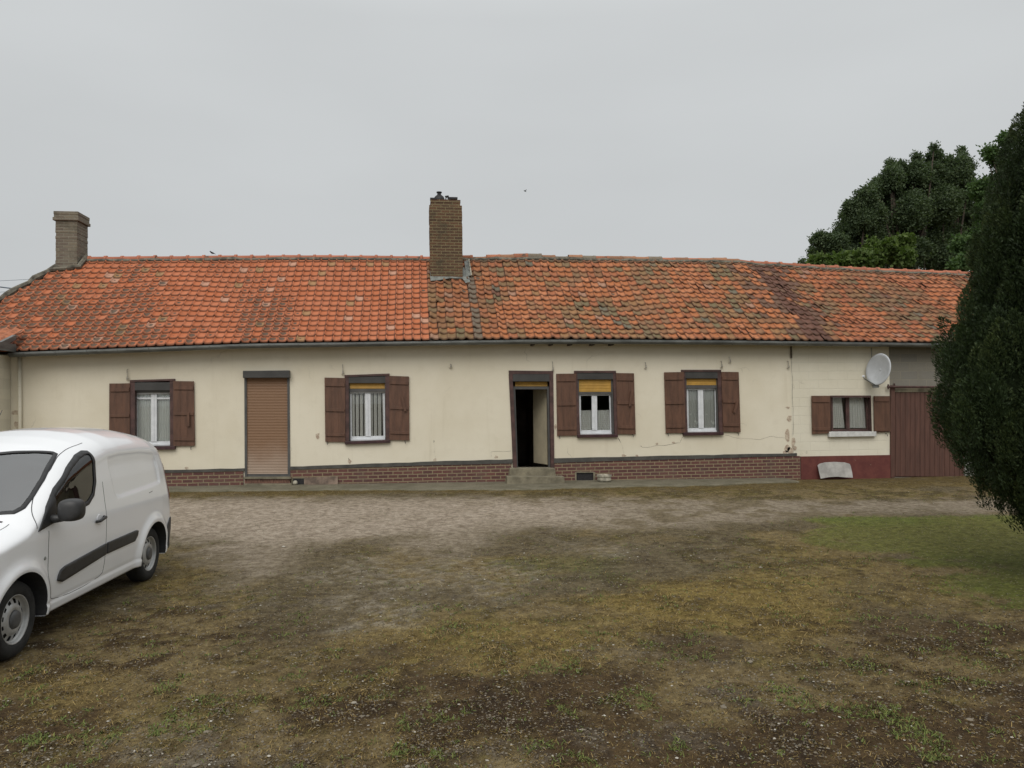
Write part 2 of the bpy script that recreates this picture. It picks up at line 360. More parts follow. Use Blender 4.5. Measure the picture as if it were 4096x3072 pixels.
# ------------------------------------------------------------------ ground
BASE = [(660, 1947), (1363, 1945), (2014, 1929), (2500, 1929), (3192, 1915), (3567, 1907)]
_b = np.array([on_y(a, b, 0.) for a, b in BASE])
_fit = np.polyfit(_b[:, 0], _b[:, 2], 1)
def base_z(x): return _fit[0]*np.clip(x, -9, 11)+_fit[1]
VAN_POS = (-4.21, -11.50); VAN_A = -1.6263; VAN_Z = -.137
def gz(x, y):
    t = sstep(-1.2, -7.5, np.asarray(y, float))
    return base_z(np.asarray(x, float))*(1-t) + (-.15)*t
def axis_(a, b, st, far):
    c = np.arange(a, b+1e-6, st); g = []; s_ = st; p = b
    while p < far: s_ *= 1.35; p += s_; g.append(p)
    l = []; s_ = st; p = a
    while p > -far: s_ *= 1.35; p -= s_; l.append(p)
    return np.array(l[::-1]+list(c)+g)
def inpoly(px, py, poly):
    r = np.zeros(px.shape, bool); n = len(poly)
    for i in range(n):
        x1, y1 = poly[i]; x2, y2 = poly[(i+1) % n]
        if y1 == y2: continue
        c = ((y1 > py) != (y2 > py)) & (px < (x2-x1)*(py-y1)/(y2-y1)+x1); r ^= c
    return r
def pdist(px, py, poly):       # signed distance (px), positive inside
    d = np.full(px.shape, 1e9); n = len(poly)
    for i in range(n):
        x1, y1 = poly[i]; x2, y2 = poly[(i+1) % n]; dx, dy = x2-x1, y2-y1
        t = np.clip(((px-x1)*dx+(py-y1)*dy)/(dx*dx+dy*dy+1e-9), 0, 1)
        d = np.minimum(d, np.hypot(px-x1-t*dx, py-y1-t*dy))
    return np.where(inpoly(px, py, poly), d, -d)
# outlines of the ground cover, surveyed on the ground plane from the photograph
def gpt(px, py):
    z = -.15
    for _ in range(12):
        d = ray(px, py); t = (z-CAM[2])/d[2]; p = CAM+d*t; z = .5*z+.5*float(gz(p[0], p[1]))
    return (p[0], p[1])
def gpoly(pts): return [gpt(*p) for p in pts]
DRIVE = gpoly([(-1200, 1990), (200, 1992), (700, 1992), (1400, 1990), (2000, 1988), (2400, 1992), (2900, 2000), (3400, 2006), (4096, 1992), (5200, 1985), (5200, 2062), (4096, 2058), (3500, 2058), (3200, 2066), (3060, 2092), (2850, 2112), (2500, 2120), (2150, 2125), (1980, 2140), (1900, 2200), (1780, 2240), (1650, 2210), (1500, 2165), (1300, 2180), (1180, 2215), (1080, 2310), (930, 2350), (850, 2260), (740, 2185), (600, 2170), (-1200, 2200)])
PINK = gpoly([(-800, 2000), (700, 1998), (1400, 1998), (2100, 2000), (2500, 2030), (2400, 2085), (2000, 2105), (1700, 2150), (1300, 2170), (950, 2200), (700, 2150), (-800, 2150)])
GRASS = gpoly([(3200, 2078), (3500, 2066), (4096, 2062), (5400, 2060), (5600, 2500), (4500, 2500), (4096, 2450), (3900, 2400), (3840, 2340), (3900, 2280), (3700, 2260), (3450, 2200), (3280, 2160)])
LIGHT = [(gpoly([(1120, 2420), (1350, 2370), (1650, 2420), (1640, 2510), (1350, 2540), (1150, 2500)]), .8), (gpoly([(1050, 2300), (1300, 2230), (1900, 2230), (2200, 2300), (2000, 2400), (1400, 2400), (1150, 2380)]), .55),
         (gpoly([(2100, 2150), (2600, 2190), (2500, 2230), (2150, 2200)]), .5), (gpoly([(2900, 2690), (3250, 2740), (3200, 2800), (2950, 2780)]), .35), (gpoly([(2250, 2980), (2750, 2950), (2800, 3072), (2200, 3072)]), .6), (gpoly([(2580, 2620), (2800, 2630), (2800, 2680), (2600, 2670)]), .6), (gpoly([(500, 2960), (1000, 2940), (1100, 3060), (500, 3060)]), .5)]
YELLOW = [(gpoly([(2450, 2330), (3000, 2280), (3500, 2330), (3450, 2500), (3000, 2570), (2500, 2520)]), 1.), (gpoly([(1400, 2560), (1900, 2480), (2500, 2520), (2450, 2640), (1900, 2700), (1400, 2680)]), .85),
          (gpoly([(700, 2180), (860, 2200), (900, 2300), (700, 2400), (560, 2380)]), .8), (gpoly([(0, 2700), (500, 2680), (500, 2900), (0, 2950)]), .5), (gpoly([(3050, 2150), (3500, 2230), (3900, 2400), (3500, 2500), (3000, 2330)]), .45)]
DARK = [(gpoly([(3200, 2500), (3700, 2520), (4096, 2480), (4096, 2800), (3500, 2700)]), .7), (gpoly([(2900, 2720), (3600, 2780), (3700, 2980), (3300, 3072), (2900, 2900)]), 1.), (gpoly([(1300, 2760), (2000, 2720), (2500, 2800), (2700, 2950), (1900, 2960), (1200, 2900)]), .9),
        (gpoly([(200, 2480), (900, 2420), (1100, 2540), (700, 2700), (100, 2680)]), .8), (gpoly([(2300, 2640), (2700, 2640), (2900, 2740), (2300, 2720)]), .7), (gpoly([(1100, 2950), (1800, 2980), (1900, 3072), (1000, 3072)]), .6)]
GREENISH = [(gpoly([(2150, 2230), (2450, 2220), (2500, 2330), (2250, 2360)]), .8), (gpoly([(1700, 2560), (2000, 2540), (2000, 2620), (1700, 2620)]), .5)]
def masks(x, y):
    n1 = fbm(x, y, .9, 5, 3)-.5; n2 = fbm(x, y, 3.1, 4, 11)-.5; n3 = fbm(x, y, 11, 3, 23)-.5; wob = n1*1.1+n2*.7+n3*.35
    xx = x+n1*.9+n2*.25; yy = y+n2*.9+n1*.5
    out = {}
    out['drive'] = sstep(-.45, .45, pdist(xx, yy, DRIVE)+wob*.55)
    out['pink'] = sstep(-.5, .9, pdist(xx, yy, PINK)+wob*.8)*out['drive']
    out['grass'] = sstep(-.15, .35, pdist(xx, yy, GRASS)+wob*1.0)
    for nm, L_ in (('light', LIGHT), ('yellow', YELLOW), ('dark', DARK), ('greenish', GREENISH)):
        a = np.zeros_like(x)
        for poly, w in L_: a = np.maximum(a, w*sstep(-.35, .45, pdist(xx, yy, poly)+wob*1.1))
        out[nm] = a
    out['moss'] = sstep(-1.95-.05*np.clip(x, 0, 9), -1.55-.05*np.clip(x, 0, 9), y+n2*.5)*(1-out['drive']*.7)
    out['n1'] = n1; out['n2'] = n2; out['n3'] = n3
    return out
def ground_colour(x, y, m):
    def c(*a): return np.array(a)[None, :]
    def mx(A, B, t): return A*(1-t[:, None])+B*t[:, None]
    lo = mx(c(.130, .105, .062)+0*x[:, None], c(.082, .054, .025), sstep(-9.5, -12.5, y+m['n1']*2)); soil = mx(lo, c(.175, .134, .066), sstep(-.10, .10, m['n1']))
    soil = mx(soil, c(.130, .108, .034), sstep(.02, .14, m['n2']+m['n1']*.5)*.7)
    soil = mx(soil, c(.215, .160, .048), m['yellow']*.8)
    soil = mx(soil, c(.095, .105, .034), m['greenish']*.6)
    soil = mx(soil, c(.048, .027, .014), m['dark']*sstep(-.16, .06, m['n2']*1.2+m['n3']*.7)*.92)
    near = sstep(-11.5, -14.0, y+m['n1']*3); soil = mx(soil, c(.042, .027, .015), np.clip(sstep(.05-.11*near, .15-.08*near, m['n2']+m['n3']*.8)*(.5+.42*near), 0, 1))
    soil = mx(soil, c(.31, .275, .22), m['light']*sstep(-.18, .10, m['n3']+m['n2']*.4)*.85)
    gr = mx(c(.250, .210, .160)+0*x[:, None], c(.345, .292, .240), m['pink'])
    gr = mx(gr, c(.135, .105, .055), sstep(.05, .20, m['n2']+m['n1']*.6)*(.65-.5*m['pink']))
    o = mx(soil, gr, m['drive'])
    g = mx(c(.095, .165, .024)+0*x[:, None], c(.140, .140, .040), sstep(-3.6, -6.5, y+m['n1']*2.2))
    g = mx(g, c(.110, .120, .030), sstep(-7.6, -8.8, y+m['n1']))
    o = mx(o, g, m['grass'])
    o = mx(o, c(.125, .092, .034), m['moss']*sstep(-.25, .1, m['n2']+.12)*.85)
    return o
def make_ground():
    xs = axis_(-13, 15, .06, 900); ys = axis_(-17.6, 1.2, .06, 900)
    X, Y = np.meshgrid(xs, ys); x = X.ravel(); y = Y.ravel()
    m = masks(x, y); cc = ground_colour(x, y, m)
    z = gz(x, y)
    rough = (1-.8*m['drive'])
    z = z + (m['n3']*.030+m['n2']*.035)*rough*(y < -1.) + fbm(x, y, 7.5, 2, 77)*.02*rough*(y < -1.) + m['grass']*.02
    z = np.where(y > -.85, gz(x, y)-.02, z)
    nx, ny = len(xs), len(ys); i = np.arange(nx*ny).reshape(ny, nx)
    Fq = np.stack([i[:-1, :-1], i[:-1, 1:], i[1:, 1:], i[1:, :-1]], -1).reshape(-1, 4)
    mt = NT('yard_ground'); v = mt.coord(); a = mt.attr('gcol'); dv = mt.math('SUBTRACT', 1., mt.math('MULTIPLY', mt.attr('drv').outputs['Fac'], .62))
    n0 = mt.noise(9, 6, .75, v); n1 = mt.noise(32, 5, .8, v); n2 = mt.noise(120, 3, .8, v)
    c = mt.mix(mt.mr(n0, .30, .72), mt.mix(1., a.outputs['Color'], (.60, .55, .48), 'MULTIPLY'), mt.mix(1., a.outputs['Color'], (1.42, 1.42, 1.38), 'MULTIPLY'))
    c = mt.mix(mt.math('MULTIPLY', mt.mr(n1, .50, .66), mt.math('MULTIPLY', dv, .75)), c, mt.mix(1., c, (.38, .34, .30), 'MULTIPLY'))
    c = mt.mix(mt.math('MULTIPLY', mt.mr(n1, .46, .34), mt.math('MULTIPLY', dv, .7)), c, mt.mix(1., c, (1.7, 1.65, 1.5), 'MULTIPLY'))
    vo = mt.n('ShaderNodeTexVoronoi'); vo.inputs['Scale'].default_value = 42; mt.l(v, vo.inputs['Vector'])
    sepc = mt.n('ShaderNodeSeparateColor'); mt.l(vo.outputs['Color'], sepc.inputs[0])
    st = mt.math('MULTIPLY', mt.mr(sepc.outputs[0], .86, .90), mt.mr(vo.outputs['Distance'], .30, .42, 1, 0))
    c = mt.mix(mt.math('MULTIPLY', st, .55), c, (.36, .33, .27))
    mt.color(c); mt.rough(.95); mt.b.inputs['Specular IOR Level'].default_value = .2
    mt.bump(mt.math('ADD', mt.math('ADD', n1, mt.math('MULTIPLY', n2, .6)), mt.math('MULTIPLY', st, .8)), .9, .02)
    o = npmesh('ground', np.stack([x, y, z], 1), Fq, mt.m, {'gcol': cc, 'drv': m['drive']}, smooth=True); o['kind'] = 'structure'
make_ground()

def seen(x, y, margin=150):
    z = gz(x, y); px, py, d = project(np.stack([x, y, z], 1)); return (d > .5) & (px > -margin) & (px < 4096+margin) & (py < 3072+margin)
def sample_ground(n, seed, pw=1.0, ymin=-17, ymax=-.9):
    g = np.random.default_rng(seed)
    # denser near the camera, where single pieces show
    d = 3.2*(14/3.2)**(g.random(n)**pw) if False else None
    px = g.uniform(-150, 4246, n); py = 1960+(3150-1960)*g.random(n)**.85
    dz = CF[None, :]+CR[None, :]*((px-2048)/F)[:, None]-CU[None, :]*((py-1536)/F)[:, None]
    z = np.full(n, -.2)
    for _ in range(6):
        t = (z-CAM[2])/dz[:, 2]; p = CAM+dz*t[:, None]; z = .5*z+.5*gz(p[:, 0], p[:, 1])
    k = (p[:, 1] > ymin) & (p[:, 1] < ymax)
    return p[k, 0], p[k, 1]
VH = None
def under_van(x, y):
    h = np.array([math.cos(VAN_A), math.sin(VAN_A)]); u = -((x-VAN_POS[0])*h[0]+(y-VAN_POS[1])*h[1]); l = -(x-VAN_POS[0])*h[1]+(y-VAN_POS[1])*h[0]
    return (u > -.2) & (u < 4.5) & (np.abs(l) < .95)
def make_pebbles():
    x, y = sample_ground(50000, 5); g = np.random.default_rng(6); m = masks(x, y)
    dens = .25+.9*m['light']+.25*m['drive']+.25*m['dark']+.9*sstep(.05, .22, m['n2']); dens *= (1-.97*m['grass'])*(1-.5*m['yellow'])
    k = g.random(len(x)) < dens; x, y = x[k], y[k]; m = {a: b[k] for a, b in m.items()}; n = len(x)
    d = np.hypot(x-CAM[0], y-CAM[1])
    s = .0035+.0075*g.random(n)**3+.0005*np.clip(d-5, 0, 12); big = g.random(n) < .006; s = np.where(big, s*2.2, s)
    s *= np.where(m['drive'] > .5, .8, 1)
    z = gz(x, y)+(m['n3']*.030+m['n2']*.035)*(1-.8*m['drive'])*(y < -1)+fbm(x, y, 7.5, 2, 77)*.02*(1-.8*m['drive'])+s*.15
    # six-sided lumps: octahedron with jitter
    base = np.array([[1, 0, 0], [.3, .9, .1], [-.8, .5, 0], [-.8, -.55, 0], [.3, -.95, -.1], [0, 0, .75], [.1, 0, -.5]])
    tri = np.array([[0, 1, 5], [1, 2, 5], [2, 3, 5], [3, 4, 5], [4, 0, 5]])
    V = base[None]*(1+.35*(g.random((n, 7, 3))-.5)); an = g.random(n)*6.283; ca, sa = np.cos(an), np.sin(an)
    V = V*np.stack([s*(1+.5*g.random(n)), s, s*(.5+.5*g.random(n))], 1)[:, None, :]
    W = np.stack([V[..., 0]*ca[:, None]-V[..., 1]*sa[:, None]+x[:, None], V[..., 0]*sa[:, None]+V[..., 1]*ca[:, None]+y[:, None], V[..., 2]+z[:, None]], -1)
    Fq = (tri[None]+(np.arange(n)*7)[:, None, None]).reshape(-1, 3)
    mt = NT('pebble'); a = mt.attr('lv'); c = mt.mix(a.outputs['Fac'], (.10, .078, .050), (.21, .18, .135)); c = mt.mix(mt.mr(a.outputs['Fac'], .90, 1), c, (.46, .43, .37)); mt.color(c); mt.rough(.9)
    lv = np.where(big, .5+.5*g.random(n), g.random(n)**1.6)
    o = npmesh('gravel', W.reshape(-1, 3), Fq, mt.m, {'lv': np.repeat(lv, 7)}); tag(o, 'pale pebbles and chips strewn over the bare yard', 'gravel', kind='stuff')
make_pebbles()
def blades(name, n, seed, densf, hgt, wid, flat, mat, label, cat):
    x, y = sample_ground(n, seed); g = np.random.default_rng(seed+1); m = masks(x, y); k = (g.random(len(x)) < densf(m, x, y)) & (~under_van(x, y)) ; x, y = x[k], y[k]; m = {a: b[k] for a, b in m.items()}; n = len(x)
    d = np.hypot(x-CAM[0], y-CAM[1]); h = hgt(m, x, y)*(.5+g.random(n)); w = wid*(.7+.6*g.random(n))*(1+.10*np.clip(d-4, 0, 14))
    z = gz(x, y)+(m['n3']*.030+m['n2']*.035)*(1-.8*m['drive'])*(y < -1)+fbm(x, y, 7.5, 2, 77)*.02*(1-.8*m['drive'])-.004
    an = g.random(n)*6.283; el = np.clip(flat+g.normal(0, .30, n), .04, 1.45); dr = np.stack([np.cos(an)*np.cos(el), np.sin(an)*np.cos(el), np.sin(el)], 1)
    sd_ = np.stack([-np.sin(an), np.cos(an), .3*g.normal(size=n)], 1); P = np.stack([x, y, z], 1)
    a = P+sd_*w[:, None]/2; b = P-sd_*w[:, None]/2; mid = P+dr*(h*.6)[:, None]; c = mid-sd_*w[:, None]*.35; e = mid+sd_*w[:, None]*.35
    dr2 = dr.copy(); dr2[:, 2] -= .45*(.4+g.random(n)); tip = mid+dr2*(h*.45)[:, None]
    V = np.stack([a, b, c, e, tip-sd_*w[:, None]*.08, tip+sd_*w[:, None]*.08], 1).reshape(-1, 3); i = (np.arange(n)*6)[:, None]
    Fq = np.concatenate([i+np.array([[0, 1, 2, 3]]), i+np.array([[3, 2, 4, 5]])], 0)
    o = npmesh(name, V, Fq, mat, {'lv': np.repeat(g.random(n), 6)}); return tag(o, label, cat, kind='stuff')
def leafmat(name, c1, c2, c3):
    m = NT(name); a = m.attr('lv'); c = m.mix(m.mr(a.outputs['Fac'], 0, .6), c1, c2); c = m.mix(m.mr(a.outputs['Fac'], .6, 1), c, c3); m.color(c); m.rough(.8); m.b.inputs['Specular IOR Level'].default_value = .2; return m.m
blades('dry_grass', 330000, 31, lambda m, x, y: np.clip(.20+.75*m['yellow']+.3*(m['n1'] > 0)-.1*m['dark'], 0, 1)*(1-m['drive'])*(1-.75*m['grass'])*(1-.7*m['light']),
       lambda m, x, y: .030+.016*m['yellow'], .0030, .22, leafmat('dry_straw', (.09, .058, .022), (.20, .140, .048), (.40, .29, .12)), 'dry straw-coloured grass lying flat over the yard', 'dry grass')
blades('moss', 300000, 41, lambda m, x, y: np.clip(.12+.8*m['dark']+.5*m['moss']+.5*sstep(0, .15, m['n2']), 0, 1)*(1-m['drive'])*(1-.8*m['grass'])*(1-.8*m['light'])*(1-.5*m['yellow']),
       lambda m, x, y: .013+.004*m['moss'], .0055, .55, leafmat('brown_moss', (.026, .014, .008), (.065, .040, .015), (.13, .10, .028)), 'brown moss mat growing over the bare yard', 'moss')
def tuft_d(m, x, y):
    t = fbm(x, y, 2.6, 2, 201); t2 = fbm(x, y, 9, 2, 207); return np.clip(sstep(.60, .68, t*.5+t2*.5)*1.0+.35*m['greenish']+.02, 0, 1)*(1-.96*m['drive'])*(1-m['light']*.6)*(1-m['grass'])
blades('weeds', 170000, 51, tuft_d, lambda m, x, y: .030+0*x, .0065, .55, leafmat('weed_green', (.070, .090, .024), (.110, .140, .036), (.17, .19, .055)), 'small green weeds and tufts scattered over the yard', 'weeds')
blades('lawn_grass', 260000, 61, lambda m, x, y: sstep(.15, .6, m['grass'])*1.0, lambda m, x, y: .042-.012*sstep(-5, -7, y), .0040, .85, leafmat('lawn_green', (.075, .140, .016), (.120, .200, .028), (.185, .195, .055)), 'short green lawn grass beside the drive on the right', 'grass')

# ------------------------------------------------------------------ farmhouse
house = empty('farmhouse', (0, 0, 0), 0, 'long low cream farmhouse with orange tiled roof and brown shutters', 'house')
def X(px, py, y=0.): return float(on_y(px, py, y)[0])
def Z(px, py, y=0.): return float(on_y(px, py, y)[2])
WT = .38                    # wall thickness
def wall_sheet(mb, px0, px1, top, bot, holes, mi=0, yf=0.):
    """front wall sheet with openings (quads in photo pixels), plus reveals"""
    xl = on_y(px0, 1650, yf)[0]; xr = on_y(px1, 1650, yf)[0]
    def zt(x): return np.interp(x, [p[0] for p in top], [p[1] for p in top])
    def zb(x): return np.interp(x, [p[0] for p in bot], [p[1] for p in bot])
    H = []
    for q in holes:
        P = [on_y(a, b, yf) for a, b in q]      # tl tr br bl
        H.append([(p[0], p[2]) for p in P])
    H.sort(key=lambda h: h[0][0])
    def strip(xa, xb, n=1):
        k = max(1, int((xb-xa)/.5))
        for i in range(k):
            a = xa+(xb-xa)*i/k; b = xa+(xb-xa)*(i+1)/k
            mb.add([(a, yf, zb(a)), (b, yf, zb(b)), (b, yf, zt(b)), (a, yf, zt(a))], [(0, 1, 2, 3)], mi)
    cx = xl
    for tl, tr, br, bl in H:
        xa = min(tl[0], bl[0])-.02; xb = max(tr[0], br[0])+.02
        strip(cx, xa)
        # left sliver, right sliver, above, below
        mb.add([(xa, yf, zb(xa)), (bl[0], yf, zb(bl[0])), (bl[0], yf, bl[1]), (tl[0], yf, tl[1]), (tl[0], yf, zt(tl[0])), (xa, yf, zt(xa))], [(0, 1, 2, 3, 4, 5)], mi)
        mb.add([(xb, yf, zb(xb)), (xb, yf, zt(xb)), (tr[0], yf, zt(tr[0])), (tr[0], yf, tr[1]), (br[0], yf, br[1]), (br[0], yf, zb(br[0]))], [(0, 1, 2, 3, 4, 5)], mi)
        mb.add([(tl[0], yf, tl[1]), (tr[0], yf, tr[1]), (tr[0], yf, zt(tr[0])), (tl[0], yf, zt(tl[0]))], [(0, 1, 2, 3)], mi)
        if bl[1] > zb(bl[0])+.01: mb.add([(bl[0], yf, zb(bl[0])), (br[0], yf, zb(br[0])), (br[0], yf, br[1]), (bl[0], yf, bl[1])], [(0, 1, 2, 3)], mi)
        for a, b in ((tl, tr), (tr, br), (br, bl), (bl, tl)):
            mb.add([(a[0], yf, a[1]), (b[0], yf, b[1]), (b[0], yf+WT, b[1]), (a[0], yf+WT, a[1])], [(0, 1, 2, 3)], mi)
        cx = xb
    strip(cx, xr)
EAVE_Y = -.34; RIDGE_Y = 2.75
def line3(pts, y): return [(on_y(a, b, y)[0], on_y(a, b, y)[2]) for a, b in pts]
GUT = line3([(-900, 1466), (50, 1413), (700, 1389), (1000, 1378), (1700, 1368), (2094, 1362), (2500, 1362), (2994, 1366), (3742, 1376), (4400, 1388), (5200, 1404)], EAVE_Y-.05)
RID = line3([(-900, 1052), (348, 1029), (700, 1026), (1094, 1022), (1423, 1023), (1716, 1027), (1900, 1024), (2099, 1021), (2546, 1029), (2944, 1035), (3000, 1043), (3245, 1059), (3493, 1073), (3851, 1088), (4400, 1106), (5200, 1130)], RIDGE_Y)
def gut_z(x): return np.interp(x, [p[0] for p in GUT], [p[1] for p in GUT])
def rid_z(x): return np.interp(x, [p[0] for p in RID], [p[1] for p in RID])
XR_END = on_y(4700, 1400, 0)[0]
SPLIT = X(3166, 1600); PIER = X(3561, 1600); LEFTEND = X(-500, 1600)
zt_ = [(x, float(gut_z(x))+.10) for x in np.linspace(LEFTEND-1, XR_END+1, 40)]
zb_ = [(x, float(base_z(x))-.06) for x in np.linspace(LEFTEND-1, XR_END+1, 40)]
holesA = [[(521, 1525), (699, 1515), (699, 1787), (521, 1795)], [(977, 1485), (1158, 1485), (1160, 1909), (979, 1909)], [(1380, 1500), (1558, 1494), (1560, 1765), (1382, 1768)],
          [(2037, 1483), (2212, 1485), (2217, 1874), (2051, 1874)], [(2298, 1484), (2463, 1484), (2468, 1742), (2309, 1742)], [(2728, 1480), (2884, 1480), (2892, 1732), (2738, 1732)],
          ]
mb = MB(); wall_sheet(mb, -500, 3166, zt_, zb_, holesA); mb.build('wall', M['render'], house)
mb = MB(); wall_sheet(mb, 3166, 3561, zt_, zb_, [[(3323, 1582), (3484, 1582), (3488, 1730), (3325, 1730)]], yf=.012); o = mb.build('wall', M['render_block'], house); o['label'] = 'cream painted blockwork wall behind the satellite dish'
mb = MB(); wall_sheet(mb, 3561, 4700, zt_, zb_, [[(3578, 1568), (3860, 1568), (3860, 1909), (3578, 1909)]], yf=.03); o = mb.build('wall', M['block'], house); o['label'] = 'bare grey concrete block wall above the plank door'
# back of the house, gables and rooms behind the openings
mb = MB()
xa, xb = LEFTEND, XR_END
mb.box(xa, xa+.3, WT+.02, 5.6, -.3, 2.9); mb.box(xb-.3, xb, WT+.02, 5.6, -.3, 2.9); mb.box(xa, xb, 5.6, 5.9, -.3, 2.9)
mb.build('back_wall', M['interior'], house)
mb = MB(); mb.box(xa+.31, xb-.31, WT+.01, 5.59, -.12, .04); mb.build('floor', M['interior'], house)
mb = MB(); mb.box(xa, xb, WT+.01, 5.6, 2.62, 2.66); mb.build('ceiling', M['interior'], house)
mb = MB()
for px in (850, 1800, 2240, 2600, 3000, 3540): x_ = X(px, 1650); mb = MB(); mb.box(x_, x_+.1, WT+.01, 5.59, .041, 2.61); mb.build('partition_wall', M['interior'], house)
# brick plinth, dark band
def band(nm, top, bot, y0, y1, mat, lab=None, skip=()):
    tx = [on_y(a, b, y0) for a, b in top]; bx = [on_y(a, b, y0) for a, b in bot]
    mb = MB(); segs = []
    x0, x1 = tx[0][0], tx[-1][0]; cuts = [x0]
    for s0, s1 in skip: segs.append((cuts[-1], X(s0, 1900, y0))); cuts.append(X(s1, 1900, y0))
    segs.append((cuts[-1], x1))
    for a, b in segs:
        k = max(1, int((b-a)/.25)); xs = np.linspace(a, b, k+1)
        zt = np.interp(xs, [p[0] for p in tx], [p[2] for p in tx]); zb = np.interp(xs, [p[0] for p in bx], [p[2] for p in bx])
        if nm == 'dark_band':
            zt = zt+(np.array([rnd.random() for _ in xs])-.5)*.014; zb = zb+(np.array([rnd.random() for _ in xs])-.5)*.008
        mb.prism([(x, z) for x, z in zip(xs, zt)]+[(x, z) for x, z in zip(xs[::-1], zb[::-1])], y0, y1)
    o = mb.build(nm, mat, house)
    if lab: o['label'] = lab
    return o
BT = [(-500, 1925), (660, 1891), (968, 1884), (1200, 1877), (1688, 1862), (2046, 1853), (2217, 1851), (2500, 1841), (2800, 1834), (3200, 1824)]
BB = [(-500, 1975), (3200, 1925)]
band('brick_plinth', BT, BB, -.035, -.001, M['brick'], None, [(973, 1162), (2046, 2219), (2302, 2379)])
# piece of plinth over the second cellar vent
mb = MB(); mb.pbox([(2302, 1848), (2379, 1846), (2379, 1888), (2302, 1888)], -.035, -.001); mb.build('vent_lintel', M['brick'], house)
DT = [(-500, 1905), (660, 1880), (968, 1874), (1200, 1866), (1688, 1848), (2046, 1837), (2217, 1833), (2500, 1827), (2800, 1821), (3188, 1813)]
DB = [(-500, 1922), (660, 1891.5), (968, 1884.5), (1200, 1877.5), (1688, 1862.5), (2046, 1854), (2217, 1851.5), (2500, 1841.5), (2800, 1835), (3188, 1823)]
band('dark_band', DT, DB, -.05, -.001, M['band'], None, [(976, 1160), (2050, 2217)])
band('red_plinth', [(3203, 1826), (3566, 1820)], [(3203, 1925), (3566, 1915)], -.020, .011, M['redplinth'])
# broken render showing raw masonry at the joint between the two walls
m = NT('broken_render'); n = m.noise(14, 5, .7); m.color(m.mix(m.mr(n, .4, .6), (.38, .29, .22), (.56, .48, .37))); m.rough(.95); m.bump(n, .8, .01); M['broken'] = m.m
mb = MB()
for (cx, cy, w, h) in ((3152, 1630, 10, 5), (3158, 1672, 12, 14), (3150, 1745, 9, 30), (3172, 1768, 10, 26), (3150, 1790, 12, 18), (3163, 1800, 16, 14), (3178, 1792, 9, 8), (3140, 1808, 14, 6), (1270, 1742, 9, 14), (2695, 1770, 7, 5), (2628, 1775, 6, 5), (1398, 1845, 8, 10), (1740, 1840, 8, 8), (2222, 1708, 5, 14), (746, 1872, 8, 6), (2495, 1822, 10, 5), (2548, 1824, 9, 5), (1985, 1828, 8, 6), (58, 1650, 16, 12), (66, 1700, 12, 20)):
    k = 9; pts = []
    for i in range(k):
        t = 6.283*i/k; r_ = .55+.6*rnd.random(); p = on_y(cx+w*r_*math.cos(t), cy+h*r_*math.sin(t), -.006); pts.append((p[0], p[2]))
    mb = MB(); mb.prism(pts, -.006, -.0005); mb.build('chipped_render', M['broken'], house)
def crack(pts, w=2.0):
    mb = MB()
    L_ = []; 
    for i in range(len(pts)-1):
        for t in np.linspace(0, 1, 6)[:-1]:
            L_.append((pts[i][0]*(1-t)+pts[i+1][0]*t+rnd.uniform(-2, 2), pts[i][1]*(1-t)+pts[i+1][1]*t+rnd.uniform(-2, 2)))
    L_.append(pts[-1]); up = []; dn = []
    for i, (a, b) in enumerate(L_):
        ww = w*(.25+rnd.random()*.4); p = on_y(a, b-ww*.4, -.003); q = on_y(a+ww*.4, b+ww*.4, -.003); up.append((p[0], p[2])); dn.append((q[0], q[2]))
    mb.prism(up+dn[::-1], -.003, -.0004); mb.build('wall_crack', M['wood'], house)
crack([(2562, 1782), (2572, 1790), (2660, 1780), (2720, 1770), (2734, 1745)]); crack([(2470, 1748), (2490, 1785), (2495, 1818)], 1.6); crack([(1966, 1830), (1966, 1808), (2044, 1804)], 1.6)
crack([(2900, 1740), (2960, 1755), (3040, 1758), (3080, 1745), (3140, 1752)], 1.4); crack([(1740, 1842), (1738, 1790), (1735, 1760)], 1.2); crack([(1400, 1850), (1394, 1832)], 2)
crack([(3166, 1430), (3170, 1560), (3172, 1740)], 3.2)

def framed(parent, q, t, y0, y1, mat, name, sides='tlrb'):
    """frame of width t (photo px) round a quad tl,tr,br,bl"""
    (a, b, c, d) = q; mb = MB()
    if 't' in sides: mb.pbox([a, b, (b[0], b[1]+t), (a[0], a[1]+t)], y0, y1)
    tt = t if 't' in sides else 0; bb = t if 'b' in sides else 0
    if 'l' in sides: mb.pbox([(a[0], a[1]+tt), (a[0]+t, a[1]+tt), (d[0]+t, d[1]-bb), (d[0], d[1]-bb)], y0, y1)
    if 'r' in sides: mb.pbox([(b[0]-t, b[1]+tt), (b[0], b[1]+tt), (c[0], c[1]-bb), (c[0]-t, c[1]-bb)], y0, y1)
    if 'b' in sides: mb.pbox([(d[0], d[1]-t), (c[0], c[1]-t), c, d], y0, y1)
    return mb.build(name, mat, parent)
def slats(q, y0, step, mat, name, parent):
    x0, ya, x1, yb = q; mb = MB(); n = max(2, int(round((yb-ya)/step))); A = on_y(x0, ya, y0); B = on_y(x1, yb, y0); C_ = on_y(x1, ya, y0); D_ = on_y(x0, yb, y0)
    prof = [(0, .0), (.08, -.006), (.5, -.010), (.85, -.006), (.93, .0)]
    v = []; rows = []
    for i in range(n):
        for t, dy in prof: rows.append(((i+t)/n, dy))
    rows.append((1., 0))
    for t, dy in rows:
        l = A*(1-t)+D_*t; r = C_*(1-t)+B*t; v += [(l[0], y0+dy, l[2]), (r[0], y0+dy, r[2])]
    mb.add(v, [(2*i, 2*i+1, 2*i+3, 2*i+2) for i in range(len(rows)-1)]); return mb.build(name, mat, parent)
